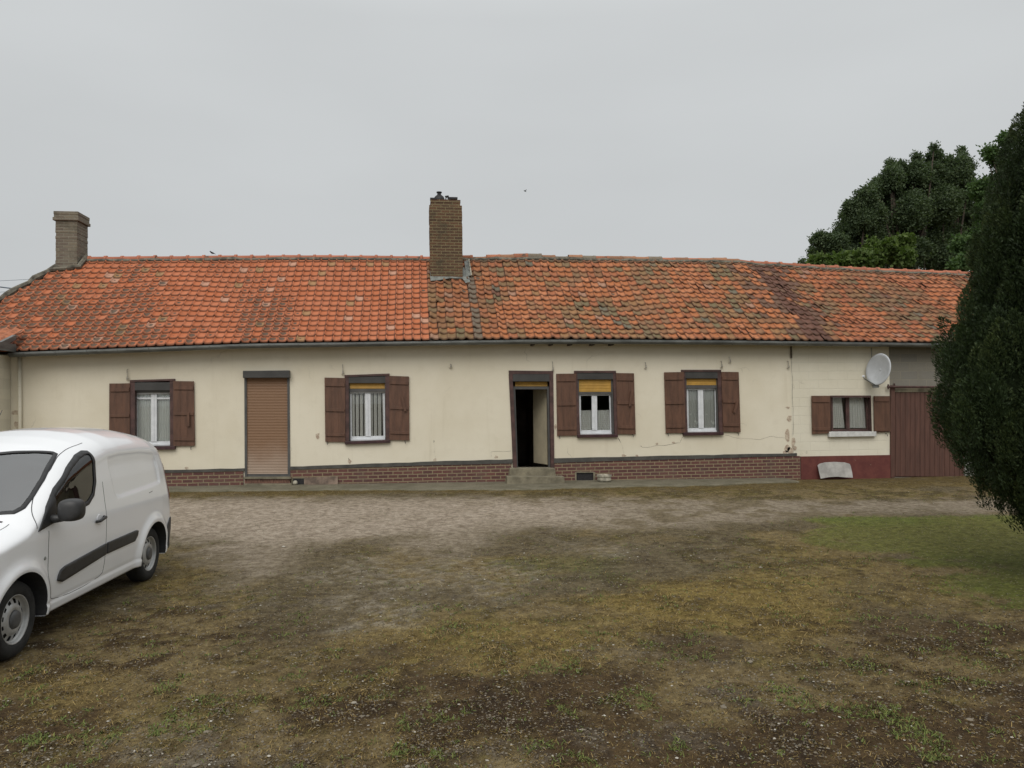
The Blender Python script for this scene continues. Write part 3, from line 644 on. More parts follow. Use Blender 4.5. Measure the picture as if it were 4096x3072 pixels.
def curtain(q, y, folds, amp, mat, label, name='net_curtain', cat='curtain'):
    (a, b, c, d) = q; n = max(24, folds*8); v = []; ph = rnd.random()*6
    P = [on_y(*p, y) for p in (a, b, c, d)]; root = (P[3]+P[2])/2
    for i in range(n+1):
        t = i/n
        for s_ in (0, .5, 1):
            p = (P[0]*(1-t)+P[1]*t)*(1-s_)+(P[3]*(1-t)+P[2]*t)*s_
            w = math.sin(t*folds*6.283+ph+.5*math.sin(5*t+ph))*amp*(1 if s_ else .7); v.append((p[0]-root[0]+w*.3, y+w-root[1], p[2]-root[2]))
    f = [(i*3+k, (i+1)*3+k, (i+1)*3+k+1, i*3+k+1) for i in range(n) for k in (0, 1)]
    mb = MB(); mb.add(v, f); o = mb.build(name, mat, None, smooth=True); o.location = root; return tag(o, label, cat)
def shutter(q, battens, parent, bar=None, pin=True, gap=0.):
    """ledged plank shutter folded back on the wall; q = tl,tr,br,bl in photo px, battens = photo y of each ledge's foot"""
    (a, b, c, d) = q; y0 = -.050; mb = MB(); n = 3
    for i in range(n):
        t0 = i/n; t1 = (i+1)/n; L = lambda p, q_, t: (p[0]*(1-t)+q_[0]*t, p[1]*(1-t)+q_[1]*t)
        g = .012 if i else 0
        mb.pbox([L(a, b, t0+g), L(a, b, t1), L(d, c, t1), L(d, c, t0+g)], y0+(.001 if i == 1 else 0), y0+.028)
    mb.pbox([L(a, b, .02), L(a, b, .98), L(d, c, .98), L(d, c, .02)], y0+.004, y0+.026)
    for yb_, hh in battens:
        xl_ = a[0]+(d[0]-a[0])*(yb_-a[1])/(d[1]-a[1]); xr_ = b[0]+(c[0]-b[0])*(yb_-b[1])/(c[1]-b[1]); dy = (b[1]-a[1])
        mb.pbox([(xl_+3, yb_-hh), (xr_-3, yb_-hh+dy), (xr_-3, yb_+dy), (xl_+3, yb_)], y0-.024, y0-.001)
    s_ = mb.build('shutter', M['shutter'], parent, bevel=.002)
    if bar: mb = MB(); (x0, ya), (x1, yb_) = bar; w = 5; mb.pbox([(x0-w, ya), (x0+w, ya), (x1+w, yb_), (x1-w, yb_)], y0-.05, y0-.025); mb.build('bar', M['shutter'], s_)
    if pin:
        mb = MB(); p = on_y(*pin, -.03); mb.tube([(p[0], -.0, p[2]), (p[0], -.06, p[2]), (p[0]+.01, -.065, p[2]-.06)], .007, 6); mb.build('shutter_catch', M['iron'], s_)
    return s_
def window(sur, inn, boxr, yel, bar, mid, sill, side_t, curt=None, transom=None, frame_mat='white', fy=.105):
    """part 'window' of the house: surround is the window's own mesh, the rest are its pieces"""
    mb = MB(); a, b, c, d = sur; t = side_t; i0, i1, i2, i3 = inn
    # brown surround: top and two sides
    mb.pbox([a, b, (b[0], b[1]+8), (a[0], a[1]+8)], -.045, .10); mb.pbox([(a[0], a[1]+8), (a[0]+t, a[1]+8), (d[0]+t, d[1]), d], -.03, .10); mb.pbox([(b[0]-t, b[1]+8), (b[0], b[1]+8), c, (c[0]-t, c[1])], -.03, .10)
    w = mb.build('window', M['surround'], house)
    if boxr:
        mb = MB(); x0, ya, x1, yb_ = boxr; mb.pbox([(x0, ya), (x1, ya), (x1, yb_), (x0, yb_)], -.028, .15); mb.build('shutter_box', M['box'], w, bevel=.008)
        # side guides
        mb = MB(); gx = 7; mb.pbox([(i0[0]-gx-2, yb_+.5), (i0[0], yb_+.5), i3, (i3[0]-gx-2, i3[1])], .025, .12); mb.build('guide_rail', M['guide'], w); mb = MB(); mb.pbox([(i1[0], yb_+.5), (i1[0]+gx+2, yb_+.5), (i2[0]+gx+2, i2[1]), i2], .025, .12); mb.build('guide_rail', M['guide'], w)
    if yel: slats(yel, .055, 6.2, M['yellow'], 'roller_slats', w)
    if bar: mb = MB(); mb.pbox(bar, .042, .075); mb.build('end_bar', M['guide'], w)
    # sash frame
    fm = M[frame_mat]; mb = MB(); ft = 7 if frame_mat == 'white' else 6
    mb.pbox([i0, i1, (i1[0], i1[1]+ft), (i0[0], i0[1]+ft)], fy, fy+.05); mb.pbox([(i0[0], i0[1]+ft), (i0[0]+ft, i0[1]+ft), (i3[0]+ft, i3[1]), i3], fy, fy+.05); mb.pbox([(i1[0]-ft, i1[1]+ft), (i1[0], i1[1]+ft), i2, (i2[0]-ft, i2[1])], fy, fy+.05)
    bt = 17 if frame_mat == 'white' else 9
    mb.pbox([(i3[0]+ft, i3[1]-bt), (i2[0]-ft, i2[1]-bt), (i2[0]-ft, i2[1]), (i3[0]+ft, i3[1])], fy, fy+.05)
    if frame_mat == 'white': mb.pbox([(i3[0]+1, i3[1]-7), (i2[0]-1, i2[1]-7), (i2[0]-1, i2[1]), (i3[0]+1, i3[1])], fy-.03, fy-.001)
    (m0, m1) = mid; lean = (i3[0]-i0[0]); mb.pbox([(m0, i0[1]+ft), (m1, i0[1]+ft), (m1+lean, i3[1]-bt), (m0+lean, i3[1]-bt)], fy-.012, fy+.05)
    mb.pbox([((m0+m1)/2-1, i0[1]+ft+1), ((m0+m1)/2+1, i0[1]+ft+1), ((m0+m1)/2+1+lean, i3[1]-bt-1), ((m0+m1)/2-1+lean, i3[1]-bt-1)], fy-.02, fy-.013)
    if transom: ya, yb_ = transom; mb.pbox((i0[0]+ft, ya, m0, yb_), fy-.004, fy+.04); mb.pbox((m1, ya, i1[0]-ft, yb_), fy-.004, fy+.04)
    fr = mb.build('window_frame', fm, w, bevel=.003)
    for (xa, xb) in ((i0[0]+ft, m0), (m1, i1[0]-ft)):
        mb = MB(); p = [on_y(xa, i0[1]+ft, fy+.022), on_y(xb, i0[1]+ft, fy+.022), on_y(xb+lean, i3[1]-bt, fy+.022), on_y(xa+lean, i3[1]-bt, fy+.022)]; mb.prism([(q[0], q[2]) for q in p], fy+.022, fy+.026); mb.build('pane', M['glass'], w)
    mb = MB(); mb.pbox(sill, -.085, .08); mb.build('sill', M['sill'] if frame_mat == 'white' else M['sillwhite'], w, bevel=.006)
    return w
CY = .175
# 1: leftmost window, half behind the van
w1 = window([(519, 1520), (699, 1515), (700, 1787), (519, 1795)], [(541, 1571), (688, 1569), (690, 1782), (541, 1784)], (521, 1530, 691, 1562), None, (541, 1562, 688, 1570), (604, 627), [(515, 1790), (699, 1784), (699, 1798), (515, 1800)], 20, transom=(1590, 1597))
curtain([(549, 1577), (604, 1577), (606, 1770), (549, 1770)], CY, 5, .012, M['voile'], 'grey net curtain in the left pane of the window behind the white van'); curtain([(627, 1577), (681, 1577), (681, 1770), (627, 1770)], CY, 5, .012, M['voile'], 'grey net curtain in the right pane of the window behind the white van')
shutter([(437, 1534), (519, 1533), (519, 1785), (436, 1788)], [(1567, 15), (1669, 12), (1770, 14)], w1, None, None); shutter([(692, 1524), (775, 1525), (779, 1783), (693, 1785)], [(1558, 13), (1660, 12), (1762, 12)], w1, ((752, 1652), (753, 1705)), (764, 1788))
# 2
w2 = window([(1378, 1500), (1558, 1494), (1560, 1762), (1379, 1765)], [(1399, 1567), (1539, 1566), (1541, 1760), (1401, 1763)], (1383, 1506, 1552, 1533), (1398, 1533, 1539, 1555), (1397, 1555, 1540, 1567), (1460, 1482), [(1379, 1766), (1561, 1759), (1561, 1771), (1379, 1778)], 17)
curtain([(1406, 1573), (1460, 1573), (1461, 1746), (1407, 1746)], CY, 3, .014, M['blind'], 'striped grey curtain, left pane of the window right of the closed roller door'); curtain([(1482, 1573), (1532, 1573), (1530, 1746), (1483, 1746)], CY, 3, .014, M['blind'], 'striped grey curtain, right pane of the window right of the closed roller door')
shutter([(1298, 1510), (1381, 1512), (1381, 1768), (1301, 1767)], [(1544, 13), (1645, 12), (1744, 12)], w2, None, (1309, 1768)); shutter([(1557, 1503), (1636, 1506), (1638, 1762), (1558, 1760)], [(1536, 13), (1636, 12), (1735, 12)], w2, ((1607, 1582), (1621, 1645)), (1620, 1764))
# 3
w3 = window([(2297, 1483), (2464, 1483), (2471, 1738), (2309, 1740)], [(2316, 1576), (2444, 1575), (2449, 1737), (2318, 1738)], (2307, 1491, 2461, 1518), (2314, 1518, 2444, 1568), (2315, 1568, 2445, 1576), (2367, 2388), [(2310, 1739), (2472, 1737), (2472, 1749), (2310, 1751)], 12)
curtain([(2322, 1642), (2368, 1641), (2370, 1722), (2324, 1722)], CY, 6, .010, M['lace'], 'half height lace curtain, left pane of the window beside the open door', 'cafe_curtain'); curtain([(2389, 1641), (2438, 1640), (2442, 1722), (2391, 1722)], CY, 6, .010, M['lace'], 'half height lace curtain, right pane of the window beside the open door', 'cafe_curtain')
shutter([(2225, 1495), (2304, 1494), (2308, 1742), (2229, 1744)], [(1526, 13), (1623, 12), (1720, 12)], w3, None, (2237, 1744)); shutter([(2464, 1492), (2536, 1493), (2543, 1738), (2471, 1736)], [(1522, 13), (1617, 12), (1714, 12)], w3, ((2528, 1562), (2520, 1625)), (2530, 1738))
# 4
w4 = window([(2726, 1479), (2885, 1479), (2893, 1728), (2736, 1731)], [(2746, 1553), (2866, 1552), (2870, 1728), (2749, 1730)], (2736, 1487, 2882, 1514), (2745, 1514, 2866, 1541), (2745, 1541, 2867, 1553), (2792, 2813), [(2735, 1730), (2895, 1728), (2895, 1740), (2735, 1743)], 15)
curtain([(2752, 1559), (2793, 1559), (2796, 1714), (2755, 1714)], CY, 3, .012, M['flower'], 'flowered net curtain in the left pane of the fourth large window'); curtain([(2814, 1559), (2859, 1559), (2863, 1714), (2817, 1714)], CY, 3, .012, M['flower'], 'flowered net curtain in the right pane of the fourth large window')
shutter([(2657, 1489), (2735, 1488), (2743, 1732), (2664, 1733)], [(1520, 13), (1617, 12), (1712, 12)], w4, None, (2671, 1734)); shutter([(2886, 1487), (2955, 1488), (2963, 1729), (2893, 1727)], [(1519, 13), (1611, 12), (1705, 12)], w4, ((2950, 1607), (2938, 1650)), (2951, 1732))
# 5: small brown window with a white sill
w5 = window([(3324, 1582), (3484, 1582), (3488, 1726), (3325, 1728)], [(3325, 1583), (3468, 1583), (3476, 1724), (3327, 1726)], None, None, None, (3384, 3397), [(3318, 1727), (3506, 1726), (3506, 1745), (3318, 1748)], 1, frame_mat='surround', fy=.12)
curtain([(3328, 1590), (3366, 1590), (3378, 1712), (3330, 1712)], .19, 5, .012, M['lace'], 'lace curtain on the left of the small brown window'); curtain([(3397, 1590), (3455, 1590), (3462, 1712), (3399, 1712)], .19, 6, .012, M['lace'], 'lace curtain on the right of the small brown window')
shutter([(3247, 1583), (3321, 1583), (3323, 1733), (3250, 1736)], [(1609, 21), (1722, 12)], w5, None, None); shutter([(3496, 1584), (3560, 1584), (3563, 1727), (3498, 1730)], [(1606, 20), (1724, 12)], w5, None, (3545, 1735))
# closed roller door
mb = MB(); mb.pbox([(977, 1512), (986, 1512), (988, 1909), (979, 1909)], -.02, .06); mb.pbox([(1149, 1512), (1158, 1512), (1161, 1909), (1151, 1909)], -.02, .06); mb.pbox([(988, 1897), (1151, 1897), (1151, 1908), (988, 1908)], -.005, .06)
rd = mb.build('roller_door', M['guide'], house); mb = MB(); mb.pbox([(971, 1483), (1157, 1481), (1158, 1511), (971, 1512)], -.14, .04); mb.build('shutter_box', M['box'], rd, bevel=.01)
slats((986, 1511, 1151, 1897), .02, 6.2, M['slats'], 'roller_slats', rd); rd['label'] = 'closed brown roller shutter door'
mb = MB(); mb.pbox([(974, 1909), (1163, 1908), (1164, 1916), (974, 1916)], -.13, .10); mb.pbox([(978, 1916), (1160, 1916), (1160, 1935), (978, 1935)], -.09, .0, 1); mb.pbox([(975, 1935), (1166, 1934), (1168, 1962), (975, 1962)], -.14, .0, 0)
M['thbrick'] = simple('worn_threshold_brick', (.20, .105, .075), .9, .3, 9, .5, stretch=(6, 1, 1))
o = mb.build('doorstep', [M['concrete'], M['thbrick']], house); o['label'] = 'worn brick and concrete doorstep'
# open door
mb = MB(); mb.pbox([(2035, 1482), (2213, 1484), (2213, 1496), (2036, 1496)], -.03, .1); mb.pbox([(2035, 1496), (2050, 1496), (2068, 1874), (2053, 1874)], -.03, .1); mb.pbox([(2198, 1496), (2213, 1496), (2218, 1874), (2204, 1874)], -.03, .1)
dr = mb.build('doorway', M['surround'], house); mb = MB(); mb.pbox((2051, 1496, 2199, 1526), -.024, .15); mb.build('shutter_box', M['box'], dr, bevel=.008)
slats((2060, 1526, 2189, 1546), .11, 6.5, M['yellow'], 'roller_slats', dr)
mb = MB(); mb.pbox([(2052, 1546), (2198, 1546), (2198, 1557), (2052, 1557)], .07, .15); mb.pbox([(2053, 1557), (2061, 1557), (2072, 1872), (2064, 1872)], .07, .16); mb.pbox([(2189, 1557), (2198, 1557), (2204, 1872), (2194, 1872)], .07, .16); mb.build('door_frame', M['guide'], dr)
p0 = on_y(2187, 1700, .33); zb0 = Z(2100, 1862, .33)+.01; zt0 = Z(2100, 1557, .33); hx = p0[0]
mb = MB(); dx = X(2139, 1700, .75); mb.add([(hx, .33, zb0), (dx, .98, zb0), (dx, .98, zt0), (hx, .33, zt0), (hx+.035, .36, zb0), (dx+.035, 1.01, zb0), (dx+.035, 1.01, zt0), (hx+.035, .36, zt0)], [(0, 1, 2, 3), (7, 6, 5, 4), (0, 3, 7, 4), (1, 5, 6, 2), (3, 2, 6, 7), (0, 4, 5, 1)])
dl = mb.build('door_leaf', M['doorleaf'], dr); mb = MB(); mb.box(dx+.06, dx+.10, .82, .87, (zb0+zt0)/2, (zb0+zt0)/2+.06); mb.build('handle', M['iron'], dl)
mb = MB(); mb.pbox([(2042, 1874), (2221, 1874), (2224, 1908), (2038, 1908)], -.26, .1); s1 = mb
mb.pbox([(2028, 1907), (2258, 1907), (2260, 1945), (2028, 1945)], -.55, -.262); o = mb.build('doorstep', M['concrete'], house, bevel=.012); o['label'] = 'two step concrete doorstep under the open door'
# cellar vents
mb = MB(); mb.pbox([(2300, 1888), (2306, 1888), (2306, 1928), (2300, 1928)], -.04, .0); mb.pbox([(2374, 1888), (2381, 1888), (2381, 1928), (2374, 1928)], -.04, .0); mb.pbox([(2306, 1886), (2374, 1886), (2374, 1891), (2306, 1891)], -.04, .0)
v2 = mb.build('cellar_vent', M['concrete'], house); mb = MB(); mb.pbox([(2306, 1891), (2374, 1891), (2374, 1935), (2306, 1935)], -.0045, -.0015); mb.build('vent_shade_plate', M['soot_shade'], v2)  # flat black plate paints the darkness inside the vent hole
mb = MB(); mb.pbox([(1164, 1912), (1172, 1912), (1172, 1948), (1164, 1948)], -.05, -.036); mb.pbox([(1172, 1910), (1224, 1910), (1224, 1914), (1172, 1914)], -.05, -.036); mb.pbox([(1216, 1914), (1224, 1914), (1224, 1948), (1216, 1948)], -.05, -.036); v1 = mb.build('cellar_vent', M['concrete'], house)
mb = MB(); mb.pbox([(1172, 1914), (1216, 1914), (1216, 1948), (1172, 1948)], -.043, -.0365); mb.build('vent_shade_plate', M['soot_shade'], v1)  # same here: shade of the hole painted as a thin dark plate
# hooks and old insulators on the wall
def hook(px, ya, yb_, two=False):
    mb = MB(); a = on_y(px, ya, -.05); b = on_y(px+2, yb_, -.05); mb.tube([(a[0], 0, a[2]), (a[0], -.05, a[2]), (b[0], -.055, b[2]), (b[0]-.03, -.02, b[2]-.01)], .009, 6)
    mb.lathe([(.0, b[2]+.0), (.02, b[2]+.005), (.024, b[2]+.03), (.014, b[2]+.05), (.018, b[2]+.07), (.0, b[2]+.075)], (b[0], -.055, 0), n=10); o = mb.build('wall_hook', M['porcelain'], house)
for a in ((508, 1478, 1518), (1370, 1458, 1496), (1802, 1456, 1470), (2210, 1447, 1482), (2582, 1450, 1472), (2886, 1444, 1470), (2919, 1428, 1450), (3153, 1445, 1472)): hook(*a)
mb = MB(); a = on_y(3166, 1385, -.05); b = on_y(3167, 1432, -.05); mb.tube([(a[0], -.03, a[2]), (b[0], -.03, b[2])], .02, 8); mb.build('wall_pipe', M['wood'], house)
mb = MB(); a = on_y(78, 1416, -.06); b = on_y(80, 1720, -.06); c_ = on_y(84, 1960, -.06); mb.tube([(a[0], -.06, a[2]), (b[0], -.06, b[2]), (c_[0], -.06, c_[2])], .035, 10); o = mb.build('downpipe', M['render_block'], house, smooth=True)
# plank door of the barn end, its rail and post
mb = MB(); n = 14
for i in range(n):
    xa = 3581+(3858-3581)*i/n; xb = 3581+(3858-3581)*(i+1)/n; mb.pbox([(xa+.8, 1568), (xb-.8, 1568), (xb-.8, 1906), (xa+.8, 1906)], .02+.003*(i % 2), .06)
mb.pbox((3582, 1568, 3857, 1906), .035, .055)
gd = mb.build('plank_door', M['gardoor'], house)
mb = MB(); mb.pbox((3563, 1541, 3580, 1910), -.03, .029); mb.build('post', M['gardoor'], gd)
mb = MB(); a = on_y(3550, 1547, -.09); b = on_y(4600, 1556, -.09); mb.tube([tuple(a), tuple(b)], .028, 8); mb.tube([(a[0]+.02, -.09, a[2]+.06), (a[0]+.02, -.09, a[2]-.06)], .02, 6); mb.tube([(a[0]+.2, -.09, a[2]), (a[0]+.25, 0.02, a[2]+.08)], .015, 6); mb.build('sliding_rail', M['surround'], gd)
mb = MB(); mb.pbox((3578, 1553, 3900, 1568), .0, .06); mb.build('lintel', M['concrete'], gd)
mb = MB(); mb.pbox((3860, 1560, 3960, 1912), -.02, .03); o = mb.build('door_pier', M['panel'], house)
# ------------------------------------------------------------------ roof
EAVE_ZOFF = .03
def roof_pt(x, s):            # s 0 eave .. 1 ridge
    ze = gut_z(x)+EAVE_ZOFF; zr = rid_z(x)-.07
    y = EAVE_Y+(RIDGE_Y-EAVE_Y)*s
    sag = -.05*np.sin(np.pi*s)*(1+.8*np.sin(x*.55)*(x > 2)) + (.05*np.sin(x*.9+2*s)+.03*np.sin(x*2.1+1.3*s))*s*(1-s)*3
    return np.stack(np.broadcast_arrays(x, y, ze+(zr-ze)*s+sag), -1)
SLOPE = math.hypot(RIDGE_Y-EAVE_Y, 2.3)
def solve_s(px, py):
    """roof point seen at a photo pixel"""
    lo, hi = 0., 1.
    d = ray(px, py)
    def gap(s):
        y = EAVE_Y+(RIDGE_Y-EAVE_Y)*s; t = (y-CAM[1])/d[1]; p = CAM+d*t; return p[2]-roof_pt(np.array(p[0]), s)[2], p
    for _ in range(40):
        m_ = (lo+hi)/2; g_, p = gap(m_)
        if g_ > 0: lo = m_
        else: hi = m_
    return m_, p
# left verge, cut on the skew
s_a, p_a = solve_s(0, 1207); s_b, p_b = solve_s(216, 1083)
kx = (p_b[0]-p_a[0])/(s_b-s_a)
def verge_x(s): return p_a[0]+kx*(s-s_a)
XSPLIT = solve_s(1716, 1300)[1][0]; XTOP2 = solve_s(2955, 1045)[1][0]; XRE = on_y(4750, 1400, 0)[0]+.3
STRIP = (solve_s(3000, 1060)[1][0], solve_s(3085, 1060)[1][0]); STREAK = (solve_s(1868, 1200)[1][0], solve_s(1893, 1200)[1][0])
def mk_tiles(name, x0, x1, tw, nrow, old, seed, mat):
    g = np.random.default_rng(seed); nc = int(round((x1-x0)/tw)); tw = (x1-x0)/nc
    ci, ri = np.meshgrid(np.arange(nc), np.arange(nrow)); ci = ci.ravel(); ri = ri.ravel(); n = len(ci)
    xc = x0+(ci+.5)*tw; sc = (ri+.5)/nrow
    if not old: keep = xc > verge_x(sc)+.05
    else: keep = xc < 99
    ci, ri, xc, sc = ci[keep], ri[keep], xc[keep], sc[keep]; n = len(ci)
    if old: prof = np.array([[-.02, .014], [.07, .030], [.17, .034], [.28, .020], [.42, .002], [.60, -.004], [.78, .000], [.92, .010], [1.0, .022]])
    else: prof = np.array([[0.0, .004], [.04, .030], [.10, .036], [.16, .028], [.20, .002], [.5, -.003], [.80, .000], [.93, .004], [1.0, .006]])
    K = len(prof); rows = [(0., -.024), (0., .0), (.30, -.006), (1.04, -.030)] if old else [(0., -.018), (0., .0), (.30, -.004), (1.04, -.022)]   # butt thickness, face
    tilt = g.normal(0, .0022 if not old else .005, n); slip = g.normal(0, .006 if not old else .018, n); lift = np.abs(g.normal(0, .002 if not old else .0055, n)); sh = g.normal(0, .002 if not old else .008, n)
    th = math.atan2(2.25, RIDGE_Y-EAVE_Y); nv = np.array([0, -math.sin(th), math.cos(th)])
    V = np.zeros((n, len(rows), K, 3)); UV = np.zeros((n, len(rows), K, 3))
    for j, (t, off) in enumerate(rows):
        for k, (u, h) in enumerate(prof):
            x = xc+(u-.5)*tw+sh; s = (ri+t+slip*(t < .5))/nrow
            base = roof_pt(x, np.clip(s, -.01, 1))
            # scalloped butt line
            V[:, j, k] = base+nv*(.036+off+h+lift+tilt*(u-.5)*4)[:, None] if True else 0
            UV[:, j, k, 0] = u; UV[:, j, k, 1] = 1-t
    i = np.arange(n*len(rows)*K).reshape(n, len(rows), K)
    Fq = np.stack([i[:, :-1, :-1], i[:, :-1, 1:], i[:, 1:, 1:], i[:, 1:, :-1]], -1).reshape(-1, 4)
    # colour of each tile
    r = g.random(n); r2 = g.random(n); patch = fbm(xc, sc*3.2, .55, 3, seed)-.5; patch2 = fbm(xc, sc*3.2, 1.7, 3, seed+9)-.5
    spot = np.zeros(n)
    if not old:
        a = np.array([.45, .130, .048]); b = np.array([.50, .170, .080]); C_ = a+(b-a)*r[:, None]*.8
        C_ *= (.93+.14*r2)[:, None]
        C_ = np.where((r2 > .975)[:, None], np.array([.50, .27, .18]), C_); C_ = np.where((r2 < .02)[:, None], np.array([.36, .20, .09]), C_)
        xs_ = xc-x0
        # lichen lives in bands running down the slope, thicker on the left half
        bandn = np.clip(1.7*vnoise(xc*.95+sc*.6, sc*.9, 501)-.30, 0, 1)*1.2; left = sstep(XSPLIT-1.2, XSPLIT-4.5, xc)
        spot = np.clip(bandn*left*(.75+.85*g.random(n))+.15*patch2, 0, 1)*(g.random(n) < .9)
        spot = np.maximum(spot, (g.random(n) < .05)*g.random(n)*.8); low = sstep(.35, .0, sc)*(g.random(n) < .35)*.75; spot = np.maximum(spot, low*sstep(XSPLIT, XSPLIT-6, xc))
        colf = .35+.9*vnoise(xc/.196*.9+50, sc*1.3, 707); spot = np.clip(spot*colf*1.25, 0, .70)
        C_ = C_*(1-.16*spot[:, None])
    else:
        pal = np.array([[.42, .145, .052], [.35, .120, .050], [.46, .175, .075], [.27, .125, .055], [.23, .135, .060], [.165, .130, .065], [.140, .130, .090], [.36, .20, .13], [.17, .075, .045], [.30, .155, .065]])
        w = np.array([.31, .19, .12, .10, .085, .055, .018, .015, .035, .09]); w = w/w.sum()
        order = np.array([2, 0, 7, 1, 9, 3, 4, 5, 6, 8]); cw = np.cumsum(w[order]); rk = np.argsort(np.argsort(.55*(fbm(xc, sc*3.2, 1.1, 3, seed+21)-.5)*3+1.0*g.random(n)))/n
        rk = rk*.97; idx = order[np.clip(np.searchsorted(cw, rk), 0, 9)]; C_ = pal[idx]*(.9+.2*r2)[:, None]
        ol = (patch+.6*patch2 > .10) & (g.random(n) < .5); C_ = np.where(ol[:, None], C_*.45+np.array([.19, .14, .075])*.55, C_)
        # runs of like-coloured tiles in a column
        strip = (xc > STRIP[0]) & (xc < STRIP[1]) & (g.random(n) < .86); C_ = np.where(strip[:, None], np.array([.115, .052, .036])*(.8+.5*r2)[:, None], C_)
        near = (xc > STRIP[0]-.7) & (xc < STRIP[1]+.6) & (g.random(n) < .30) & (~strip); C_ = np.where(near[:, None], np.array([.15, .085, .055]), C_)
        stk = (xc > STREAK[0]) & (xc < STREAK[1]) & (sc < .78); C_ = np.where((stk & (g.random(n) < .95))[:, None], np.array([.17, .135, .10]), C_)
        um = (xc < XSPLIT+1.5); C_ = np.where(um[:, None], C_*.82+np.array([.14, .10, .04])*.12, C_)
        top = sc > .93; C_ = np.where(top[:, None], C_*.6+np.array([.12, .10, .07])*.4, C_)
        if (xc > XTOP2).any(): fr_ = (xc > STRIP[1]); C_ = np.where(fr_[:, None], C_*np.array([.93, .88, .9]), C_)
        spot = (g.random(n) < .04)*g.random(n)*.7
    q = len(rows)*K
    o = npmesh(name, V.reshape(-1, 3), Fq, mat, {'tint': np.repeat(C_, q, 0), 'tuv': UV.reshape(-1, 3), 'spot': np.repeat(spot, q)}, smooth=False, parent=house)
    return o
xl0 = verge_x(0.)-.1
o = mk_tiles('roof', xl0, XSPLIT, .196, 17, False, 3, M['tile_new']); o['label'] = 'bright orange interlocking tiles, left half of the roof'; roofA = o
o = mk_tiles('roof', XSPLIT, XRE, .200, 17, True, 4, M['tile_old']); o['label'] = 'mottled old pantiles, right half of the roof'; roofB = o
# boarding under the tiles, back slope
def under():
    V = []; f = []; xs = np.linspace(xl0, XRE, 60); S = np.linspace(0, 1, 5)
    for s in S:
        vx = np.maximum(xs, verge_x(s)+.06); P = roof_pt(vx, s); V += [tuple(p-np.array([0, 0, .03])) for p in P]
    nx = len(xs); f = [(i*nx+k, i*nx+k+1, (i+1)*nx+k+1, (i+1)*nx+k) for i in range(4) for k in range(nx-1)]
    m0 = len(V)
    for k, x in enumerate(xs): V.append((max(x, verge_x(1)), 6.0, 2.9))
    f += [(4*nx+k, 4*nx+k+1, m0+k+1, m0+k) for k in range(nx-1)]
    mb = MB(); mb.add(V, f); o = mb.build('roof_underside', M['wood'], house)
under()
# verge mortar on the skewed left edge
mb = MB(); n = 26; prev = None; th = math.atan2(2.25, RIDGE_Y-EAVE_Y)
pts = []
for i in range(n+1):
    s = i/n; x = verge_x(s); p = roof_pt(np.array(x), s); pts.append((x-.02+rnd.uniform(-.02, .02), p[1], p[2]+.045+rnd.uniform(-.01, .02)))
mb.tube(pts, [.075+rnd.uniform(-.015, .02) for _ in pts], 7)
for i in range(n):
    a = Vector(pts[i]); b = Vector(pts[i+1]); mb.add([a, b, (b.x-.05, b.y, b.z-.35), (a.x-.05, a.y, a.z-.35)], [(0, 1, 2, 3)])
mb.build('verge', M['mortar'], roofA)
# gable wall closing the left end under the skewed verge
mb = MB(); a = pts[0]; b = pts[-1]; mb.add([(a[0], .0, 0), (a[0], 0.0, a[2]-.1), (b[0], b[1], b[2]-.2), (b[0], 5.6, 2.9), (b[0], 5.6, 0)], [(0, 1, 2, 3, 4)]); mb.build('gable', M['render'], house)
# ridge tiles
def ridge(x0, x1, L_, r, mat, parent, lumpy, collar):
    n = int(round((x1-x0)/L_)); mb = MB(); segs = 9; V = []; T = []
    g = np.random.default_rng(int(abs(x0)*10)+3); VV = []; FF = []; CC = []; base = 0
    for i in range(n):
        xa = x0+(x1-x0)*i/n; xb = x0+(x1-x0)*(i+1)/n; j = g.normal(0, .008*lumpy); hue = g.random()
        c = np.array([.43, .15, .085])*(.85+.3*hue) if not lumpy > 1 else [np.array([.40, .15, .08]), np.array([.19, .16, .12]), np.array([.32, .16, .09])][g.integers(0, 3)]*(.8+.4*hue)
        prof = [(xa-.01, r*1.0), (xb-.075, r*1.0), (xb-.07, r*(1.22 if collar else 1.05)), (xb-.01, r*(1.25 if collar else 1.07)), (xb, r*1.0)]
        for x, rr in prof:
            zc = rid_z(x)-.10+j
            for k in range(segs):
                a_ = math.pi*(-.06+1.12*k/(segs-1)); VV.append((x, RIDGE_Y+rr*1.05*math.cos(a_)*-1, zc+rr*math.sin(a_)+.01)); CC.append(c)
        for q in range(len(prof)-1):
            for k in range(segs-1): FF.append((base+q*segs+k, base+q*segs+k+1, base+(q+1)*segs+k+1, base+(q+1)*segs+k))
        base += len(prof)*segs
    N_ = len(VV); return npmesh('ridge_tiles', np.array(VV), np.array(FF), mat, {'tint': np.array(CC), 'tuv': np.tile(np.array([[.5, .5, 0]]), (N_, 1)), 'spot': np.clip(np.repeat(g.random(N_//segs), segs)-.62, 0, 1)}, parent=parent)
ridge(verge_x(1.), XSPLIT+.3, .40, .10, M['tile_new'], roofA, .6, True)
ridge(XSPLIT+.85, XTOP2, .37, .105, M['tile_old'], roofB, 1.6, False)
ridge(XTOP2, XRE, .42, .10, M['tile_old'], roofB, .9, True)
# mortar bedding under the ridge
mb = MB(); xs = np.linspace(verge_x(1.), XRE, 120); mb.tube([(x, RIDGE_Y-.10, float(rid_z(x))-.115+rnd.uniform(-.012, .012)) for x in xs], [.055+rnd.uniform(-.012, .012) for _ in xs], 6); mb.build('ridge_mortar', M['mortar'], roofB)
